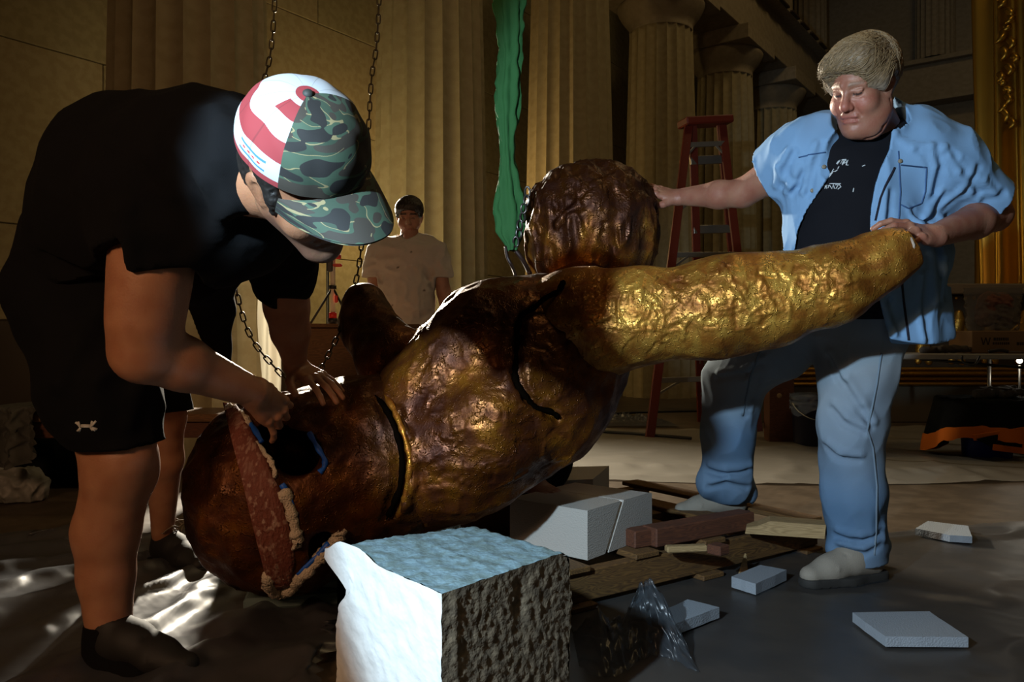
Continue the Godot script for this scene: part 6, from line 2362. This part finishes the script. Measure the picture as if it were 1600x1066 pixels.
	lm.emission_enabled = true
	lm.emission = Color(1, 0.97, 0.9)
	lm.emission_energy_multiplier = 6.0
	obj("lamp_bulb", fine(lst), lm, lp)
	lst = tool_()
	tube(lst, [Vector3(0, 0, 0), Vector3(0, W(1593, 566, 5.6).y - 0.02, 0)], 0.008, 6)
	obj("stand", fine(lst), steel, lp)
	var ol := OmniLight3D.new()
	ol.name = "small_lamp_light"
	ol.light_color = Color(1, 0.97, 0.9)
	ol.light_energy = 0.03
	ol.light_size = 0.02
	ol.shadow_enabled = true
	lp.add_child(ol)
	ol.position = Vector3(0, W(1593, 564, 5.6).y, 0)
	# buckets
	var b1 := bucket("bucket", "dark blue paint bucket with a torn plastic liner beside the wooden upright", floor_at(1270, 696), 0.155, 0.37, Color(0.07, 0.08, 0.17))
	var ls := tool_()
	sheet(ls, 48, 14, func(u: float, v: float) -> Vector3:
		var a := TAU * u
		return Vector3(cos(a), 0, sin(a)) * (0.158 + 0.012 * n.get_noise_2d(a * 1.5, v * 2.0) + 0.005) + Vector3(0, 0.385 - v * (0.13 + 0.03 * sin(a * 3.0)) - 0.01 * n.get_noise_2d(a * 2.0, 5.0), 0))
	var lf := mat(Color(0.45, 0.52, 0.62, 0.45), 0.3)
	lf.transparency = BaseMaterial3D.TRANSPARENCY_ALPHA
	obj("liner", fine(ls), lf, b1)
	var bp := floor_at(1542, 714)
	bucket("bucket", "bright blue bucket under the orange-edged moving blanket", bp, 0.17, 0.36, Color(0.03, 0.08, 0.4))
	# moving blanket over it
	var bl := thing("moving_blanket", "black quilted moving blanket with orange binding draped over the blue bucket", "blanket", Vector3(bp.x, 0, bp.z))
	var bx2 := func(u: float, v: float) -> Vector3:
		var a := lerpf(-2.9, 3.2, u)
		var r := lerpf(0.02, 0.24, minf(v * 2.2, 1.0)) + 0.035 * sin(a * 5.0) * v + 0.02 * v
		var drop := maxf(0.0, v - 0.45) / 0.55
		var len := 0.27 - 0.05 * sin(a * 1.0 + 0.6) + 0.04 * sin(a * 2.0)
		return Vector3(sin(a) * r * 1.18 - 0.07 * smoothstep(0.2, 1.0, v), 0.41 - 0.02 * v - drop * len + 0.012 * n.get_noise_2d(a, v), cos(a) * r)
	var bst := tool_()
	sheet(bst, 72, 30, func(u, v): return bx2.call(1.0 - u, v))
	var bm := cloth_mat(Color(0.06, 0.058, 0.055), 0.95, 0.3, 6.0)
	bm.cull_mode = BaseMaterial3D.CULL_DISABLED
	obj("quilt", fine(bst), bm, bl)
	var ost := tool_()
	var band := func(u: float, v: float) -> Vector3:
		var p: Vector3 = bx2.call(u, lerpf(0.84, 1.015, v))
		return p + Vector3(p.x, 0, p.z).normalized() * 0.006
	sheet(ost, 72, 2, func(u, v): return band.call(1.0 - u, v))
	sheet(ost, 72, 2, func(u, v): return band.call(u, v) - Vector3(0, 0, 0.002))
	obj("binding", fine(ost), cloth_mat(Color(0.78, 0.4, 0.12)), bl)
	var fo := tool_()
	for e in [[Vector3(-0.22, 0.155, 0.22), Vector3(0.0, 0.2, 0.275)], [Vector3(0.0, 0.2, 0.275), Vector3(0.2, 0.225, 0.25)], [Vector3(0.09, 0.215, 0.27), Vector3(0.088, 0.07, 0.262)], [Vector3(0.088, 0.075, 0.262), Vector3(-0.12, 0.1, 0.265)]]:
		bar(fo, e[0], e[1], 0.008, 0.04, Vector3(0, 0, 1).cross(e[1] - e[0]), 0.002)
	obj("binding", fine(fo), cloth_mat(Color(0.78, 0.4, 0.12)), bl)
	var fl := tool_()
	prism(fl, PackedVector2Array([Vector2(-0.22, 0.15), Vector2(0.0, 0.2), Vector2(0.09, 0.215), Vector2(0.09, 0.07), Vector2(-0.12, 0.1)]), 0.012, Transform3D(Basis(), Vector3(0, 0, 0.252)))
	obj("folded_corner", fine(fl), bm, bl)
	var rg2 := Sdf.new()
	var rq := Vector3(bp.x, 0.43, bp.z)
	rg2.cap(rq + Vector3(-0.13, 0, 0.1), rq + Vector3(0.1, 0.01, 0.08), 0.025, 0.03, 0.02)
	rg2.cap(rq + Vector3(-0.05, 0.01, 0.04), rq + Vector3(0.16, 0.02, 0.02), 0.03, 0.03, 0.02)
	rg2.cap(rq + Vector3(0.02, 0.0, 0.13), rq + Vector3(0.17, 0.015, 0.1), 0.02, 0.02, 0.02)
	rg2.noise = fold_noise(13.0, 9)
	rg2.amp = 0.012
	var rgo := thing("rag", "pale grey rag heaped on top of the moving blanket", "rag", Vector3(bp.x, 0.4, bp.z))
	later("cloth", [[rg2, 0.009, null]], cloth_mat(Color(0.42, 0.39, 0.36)), rgo)
	# orange case standing at the frame's edge
	var oc := thing("tool_case", "orange and black tool case at the right edge behind the blanket", "case", Vector3(W(1606, 690, 5.5).x, 0, -5.5))
	board("shell", Vector3(0.1, 0.17, 0.12), turned(0, Vector3(0.0, 0.3, 0)), mat(Color(0.6, 0.22, 0.05), 0.6), oc, 0.01)
	board("stand", Vector3(0.1, 0.21, 0.1), turned(0, Vector3(0.02, 0.107, 0)), mat(Color(0.06, 0.06, 0.06), 0.6), oc, 0.01)

func pedestal():
	var Z := 7.6
	var gold := mat(Color(0.7, 0.53, 0.22), 0.38, 0.85)
	relief(tri(gold, Vector3.ONE * 2.0), grey_tex("stone_h", 256, 0.15, 3, 61), 0.3)
	var dull := mat(Color(0.3, 0.26, 0.2), 0.8)
	var t := thing("pedestal", "statue base with gilded mouldings and reliefs behind the table", "pedestal", Vector3(W(1480, 533, Z).x + 0.6, 0, -Z))
	var x0 := W(1200, 533, Z).x - t.position.x
	var x1 := W(1800, 533, Z).x - t.position.x
	var w := x1 - x0
	var cx := (x0 + x1) * 0.5
	var yy := func(py: float) -> float: return W(800, py, Z).y
	board("foot", Vector3(w + 0.3, yy.call(603), 1.9), turned(0, Vector3(cx, yy.call(603) * 0.5, -0.95)), dull, t, 0.01)
	# stacked gilt mouldings
	for e in [[603, 596, 0.06], [595, 588, 0.03], [587, 580, 0.06], [579, 574, 0.02]]:
		var h: float = yy.call(e[1]) - yy.call(e[0])
		var st := tool_()
		var poly := PackedVector2Array()
		for k in 9:
			var a := PI * k / 8.0 - PI / 2
			poly.append(Vector2(cos(a) * e[2] + 0.02, h * 0.5 + sin(a) * h * 0.5))
		poly.append(Vector2(-0.1, h)); poly.append(Vector2(-0.1, 0))
		prism(st, poly, w + 0.15, Transform3D(Basis(Vector3(0, 0, 1), Vector3.UP, Vector3(-1, 0, 0)), Vector3(cx, yy.call(e[0]), 0)))
		obj("moulding", fine(st), gold, t)
	board("die", Vector3(w, yy.call(462) - yy.call(575), 1.6), turned(0, Vector3(cx, (yy.call(462) + yy.call(575)) * 0.5, -0.8)), mat(Color(0.2, 0.15, 0.09), 0.6), t, 0.01)
	# relief figures: small standing gilt figures along the face
	rng.seed = 4
	for k in 11:
		var x := lerpf(x0 + 0.2, x1 - 0.3, k / 10.0)
		var s := Sdf.new()
		var o := t.position + Vector3(x, 0, 0.0)
		var b: float = yy.call(570)
		var hh := 0.52
		var l := rng.randf_range(-0.04, 0.04)
		s.ball(o + Vector3(l, b + hh * 0.94, 0.015), 0.036)
		s.cap(o + Vector3(l, b + hh * 0.82, 0.01), o + Vector3(0, b + hh * 0.55, 0.01), 0.055, 0.05, 0.03)
		s.cap(o + Vector3(0, b + hh * 0.55, 0.01), o + Vector3(-0.04, b + 0.03, 0.01), 0.05, 0.03, 0.03)
		s.cap(o + Vector3(0, b + hh * 0.55, 0.01), o + Vector3(0.06, b + 0.03, 0.01), 0.05, 0.035, 0.03)
		s.cap(o + Vector3(l, b + hh * 0.8, 0.01), o + Vector3(-0.12 + l, b + hh * rng.randf_range(0.5, 0.9), 0.015), 0.025, 0.018, 0.02)
		s.cap(o + Vector3(l, b + hh * 0.8, 0.01), o + Vector3(0.12 + l, b + hh * rng.randf_range(0.4, 0.9), 0.015), 0.025, 0.018, 0.02)
		later("relief_figure", [[s, 0.012, null]], gold, t)
	for k in 44:
		var bd := tool_()
		lathe(bd, [Vector2(0, 0.018), Vector2(0.013, 0.013), Vector2(0.018, 0), Vector2(0.013, -0.013), Vector2(0, -0.018)], 8, Transform3D(Basis(), Vector3(lerpf(x0, x1, k / 43.0), yy.call(466), 0.012)))
		obj("bead", fine(bd), gold, t)
	board("cornice", Vector3(w + 0.2, yy.call(444) - yy.call(460), 1.75), turned(0, Vector3(cx, (yy.call(444) + yy.call(460)) * 0.5, -0.8)), mat(Color(0.5, 0.46, 0.42), 0.7), t, 0.01)
	# the standing giant's gilded drapery
	var d := thing("colossal_statue", "tall gilded drapery in deep vertical folds on the pedestal at the right edge", "statue", Vector3(W(1645, 533, 8.3).x, yy.call(444), -8.3))
	var st := tool_()
	var top := 7.2
	sheet(st, 260, 40, func(u: float, v: float) -> Vector3:
		var a := lerpf(-3.6, 2.68, u)
		var r := 0.62 + 0.1 * v
		var f := 0.075 * sin(a * 13.0) + 0.04 * sin(a * 29.0 + 1.0 + v * 1.5) + 0.02 * sin(a * 7.0 + v * 3.0)
		return Vector3(sin(a) * (r + f), v * top * 0.86, cos(a) * (r + f)))
	var gm := mat(Color(0.66, 0.52, 0.2), 0.34, 0.9)
	gm.cull_mode = BaseMaterial3D.CULL_DISABLED
	obj("drapery", fine(st), gm, d)
	# scaly fringe hanging at its left side
	var fr := tool_()
	rng.seed = 19
	for k in 46:
		var y := lerpf(1.7, 5.2, k / 45.0)
		var p := Vector3(-0.66 - 0.10 * smoothstep(1.8, 4.4, y) + rng.randf_range(-0.05, 0.05), y, 0.28 + rng.randf_range(-0.05, 0.05))
		var q := p + Vector3(rng.randf_range(-0.09, 0.02), -rng.randf_range(0.06, 0.14), 0.03)
		tube(fr, smooth_path([p, (p + q) * 0.5 + Vector3(0.02, 0, 0.03), q], 3), [0.03, 0.034, 0.036, 0.035, 0.03, 0.02, 0.008], 7)
	obj("fringe", fine(fr), gm, d)

func left_side():
	var cl := cloth_mat(Color(0.3, 0.3, 0.28), 0.9)
	var bp := W(36, 690, 3.55)
	var t := thing("drop_cloth", "grey cloth hanging over the end of the low bench at the left edge", "cloth", Vector3(bp.x, 0, bp.z))
	var n := FastNoiseLite.new()
	n.frequency = 3.0
	var st := tool_()
	var ty := W(30, 640, 3.55).y
	sheet(st, 40, 30, func(u: float, v: float) -> Vector3:
		var x := lerpf(-0.14, 0.1, u)
		var over := smoothstep(0.3, 0.36, v)
		var y := ty + 0.012 if v < 0.33 else ty + 0.012 - (v - 0.33) * 0.36 - 0.03 * sin(u * 4.0) * v
		var z := lerpf(-0.25, 0.06, minf(v * 3.0, 1.0)) + 0.03 * sin(u * 14.0) * over + 0.02 * n.get_noise_2d(u * 2.0, v * 2.0)
		return Vector3(x + 0.03 * n.get_noise_2d(v * 3.0, u), y + 0.004 * sin(u * 30.0), z))
	cl.cull_mode = BaseMaterial3D.CULL_DISABLED
	obj("cloth", fine(st), cl, t)
	var s := Sdf.new()
	var o := floor_at(28, 782)
	s.cap(o + Vector3(-0.16, 0.07, 0), o + Vector3(0.06, 0.08, 0), 0.08, 0.07, 0.05)
	s.cap(o + Vector3(-0.05, 0.06, 0.05), o + Vector3(0.07, 0.05, 0.02), 0.07, 0.06, 0.05)
	s.noise = fold_noise(8.0, 4)
	s.amp = 0.02
	s.plane(Vector3.DOWN, Vector3(0, 0.004, 0))
	var b := thing("plastic_bag", "pale crumpled bag lying on the dark floor under the bench at the left", "bag", o)
	later("bag_body", [[s, 0.008, null]], mat(Color(0.5, 0.5, 0.48), 0.5), b)
	var k := Sdf.new()
	var kp := W(56, 700, 4.35) * Vector3(1, 0, 1)
	k.cap(kp + Vector3(-0.25, 0.12, 0), kp + Vector3(0.5, 0.14, 0), 0.12, 0.13, 0.05)
	k.cap(kp + Vector3(0.1, 0.18, 0.05), kp + Vector3(0.4, 0.16, 0), 0.1, 0.1, 0.05)
	k.noise = fold_noise(5.0, 4)
	k.amp = 0.02
	k.plane(Vector3.DOWN, Vector3(0, 0.004, 0))
	var bb := thing("duffel_bag", "black soft bag pushed under the low bench", "bag", kp)
	later("bag_body", [[k, 0.014, null]], cloth_mat(Color(0.04, 0.04, 0.04)), bb)

func _ready():
	# --- camera
	var cam := Camera3D.new()
	cam.name = "camera"
	cam.fov = 2.0 * rad_to_deg(atan(533.0 / FOC))
	cam.position = Vector3(0, EYE, 0)
	cam.near = 0.05
	cam.far = 80.0
	add_child(cam)
	cam.current = true
	# --- air and exposure
	var env := Environment.new()
	env.background_mode = Environment.BG_COLOR
	env.background_color = Color(0.002, 0.002, 0.002)
	env.tonemap_mode = Environment.TONE_MAPPER_LINEAR
	env.tonemap_exposure = 1.0
	env.sdfgi_enabled = true
	env.ssao_enabled = true
	env.ssil_enabled = true
	var we := WorldEnvironment.new()
	we.name = "environment"
	we.environment = env
	add_child(we)
	# --- key: a cool work light low at the left, just outside the frame
	var key_at := Vector3(-0.85, 1.3, -0.15)
	var key_aim := key_at + Vector3(sin(deg_to_rad(56.0)), -0.14, -cos(deg_to_rad(56.0)))
	var key := SpotLight3D.new()
	key.name = "key_light"
	key.light_color = Color(0.8, 0.92, 1.0)
	key.light_energy = 8.2
	key.spot_angle = 44.0
	key.spot_angle_attenuation = 0.14
	key.spot_range = 40.0
	key.spot_attenuation = 2.0
	key.light_size = 0.03
	key.shadow_enabled = true
	add_child(key)
	key.position = key_at
	key.look_at_from_position(key_at, key_aim)
	# --- back light: a work light on a tall stand between the first two columns
	var back_at := Vector3(-1.62, 2.2, -7.0)
	var back_aim := Vector3(-0.4, 0.4, -2.4)
	var back := SpotLight3D.new()
	back.name = "back_light"
	back.light_color = Color(1.0, 0.95, 0.86)
	back.light_energy = 60.0
	back.spot_angle = 55.0
	back.spot_range = 40.0
	back.spot_attenuation = 2.0
	back.light_size = 0.06
	back.shadow_enabled = true
	add_child(back)
	back.look_at_from_position(back_at, back_aim)
	# --- a warm lamp in the aisle, behind the second column
	var aisle := OmniLight3D.new()
	aisle.name = "aisle_light"
	aisle.light_color = Color(1.0, 0.84, 0.58)
	aisle.light_energy = 1.5
	aisle.omni_range = 40.0
	aisle.omni_attenuation = 2.0
	aisle.light_size = 0.08
	aisle.shadow_enabled = true
	add_child(aisle)
	var aisle_at := Vector3(-0.95, 2.3, -8.7)
	aisle.position = aisle_at
	# --- weak warm fill added high overhead, from unseen panels
	for e in [[Vector3(3.4, 9.6, -3.5), 7.0, "hall_fill_near"], [Vector3(6.4, 9.6, -9.5), 6.5, "hall_fill_far"]]:
		var ar := AreaLight3D.new()
		ar.name = e[2]
		ar.light_color = Color(1.0, 0.86, 0.62)
		ar.light_energy = e[1]
		ar.area_size = Vector2(1.6, 1.6)
		ar.area_range = 40.0
		ar.shadow_enabled = true
		add_child(ar)
		ar.position = e[0]
		ar.rotation_degrees = Vector3(-90, 0, 0)
	# --- weak warm fill added behind the camera at the left, standing in for bounce
	var fill := AreaLight3D.new()
	fill.name = "fill_light"
	fill.light_color = Color(1.0, 0.77, 0.57)
	fill.light_energy = 3.4
	fill.area_size = Vector2(0.4, 0.4)
	fill.area_range = 40.0
	fill.shadow_enabled = true
	add_child(fill)
	var fill_at := Vector3(-1.45, 1.7, 0.9)
	var fill_aim := Vector3(-0.6, 0.6, -1.9)
	fill.look_at_from_position(fill_at, fill_aim)
	hall()
	statue()
	cap_man()
	older_man()
	young_man()
	crouching_man()
	timber()
	foam()
	sheeting()
	ladder()
	chains()
	strap()
	laser()
	right_side()
	pedestal()
	left_side()
	work_lamp("work_light", "work light on a stand beside the bench, outside the picture at the left", key_at - (key_aim - key_at).normalized() * 0.02, key_aim, Color(0.8, 0.92, 1.0), 0.16)
	work_lamp("work_light", "work light on a tall stand between the first two columns, hidden by the cap", back_at - (back_aim - back_at).normalized() * 0.02, back_aim, Color(1.0, 0.95, 0.86), 0.16)
	work_lamp("work_light", "unseen square warm fill lamp added on a stand behind the camera", fill_at - (fill_aim - fill_at).normalized() * 0.03, fill_aim, Color(1.0, 0.77, 0.57), 0.4)  # fitting made up for the added fill light
	# the aisle lamp's fitting: a bare bulb on a stand
	var al := thing("bulb_lamp", "bare bulb lamp on a stand in the aisle behind the second column", "work light", Vector3(aisle_at.x, 0, aisle_at.z))
	var st := tool_()
	tube(st, [Vector3(0, 0, 0), Vector3(0, aisle_at.y - 0.1, 0)], 0.014, 8)
	lathe(st, [Vector2(0, 0.0), Vector2(0.2, 0.0), Vector2(0.2, 0.02), Vector2(0, 0.03)], 20)
	obj("pole", fine(st), mat(Color(0.06, 0.06, 0.06), 0.5), al)
	st = tool_()
	lathe(st, [Vector2(0, 0.1), Vector2(0.06, 0.08), Vector2(0.085, 0.0), Vector2(0.06, -0.08), Vector2(0, -0.1)], 20, Transform3D(Basis(), Vector3(0, aisle_at.y, 0)))
	var bm := mat(Color.WHITE, 0.4)
	bm.emission_enabled = true
	bm.emission = Color(1.0, 0.72, 0.36)
	bm.emission_energy_multiplier = 3.0
	obj("lamp_bulb", fine(st), bm, al)
	# panels made up to carry the overhead fill lights
	for e in [Vector3(3.4, 9.6, -3.5), Vector3(6.4, 9.6, -9.5)]:
		var hp := thing("added_fill_lamp", "unseen warm lamp panel added under the ceiling for fill, " + ("above the nearer columns" if e.z > -5 else "toward the pedestal"), "ceiling lamp", e, 0.0, "added fill lights")
		board("housing", Vector3(1.7, 0.1, 1.7), turned(0, Vector3(0, 0.075, 0)), mat(Color(0.1, 0.1, 0.1)), hp, 0.01)
		var pm := mat(Color.WHITE, 0.5)
		pm.emission_enabled = true
		pm.emission = Color(1.0, 0.86, 0.62)
		pm.emission_energy_multiplier = 0.6
		board("fill_lamp_panel", Vector3(1.6, 0.01, 1.6), turned(0, Vector3(0, 0.018, 0)), pm, hp, 0.002)
		var rd := tool_()
		tube(rd, [Vector3(0, 0.12, 0), Vector3(0, 2.4, 0)], 0.02, 6)
		obj("hanger", fine(rd), mat(Color(0.1, 0.1, 0.1)), hp)
	run_jobs()
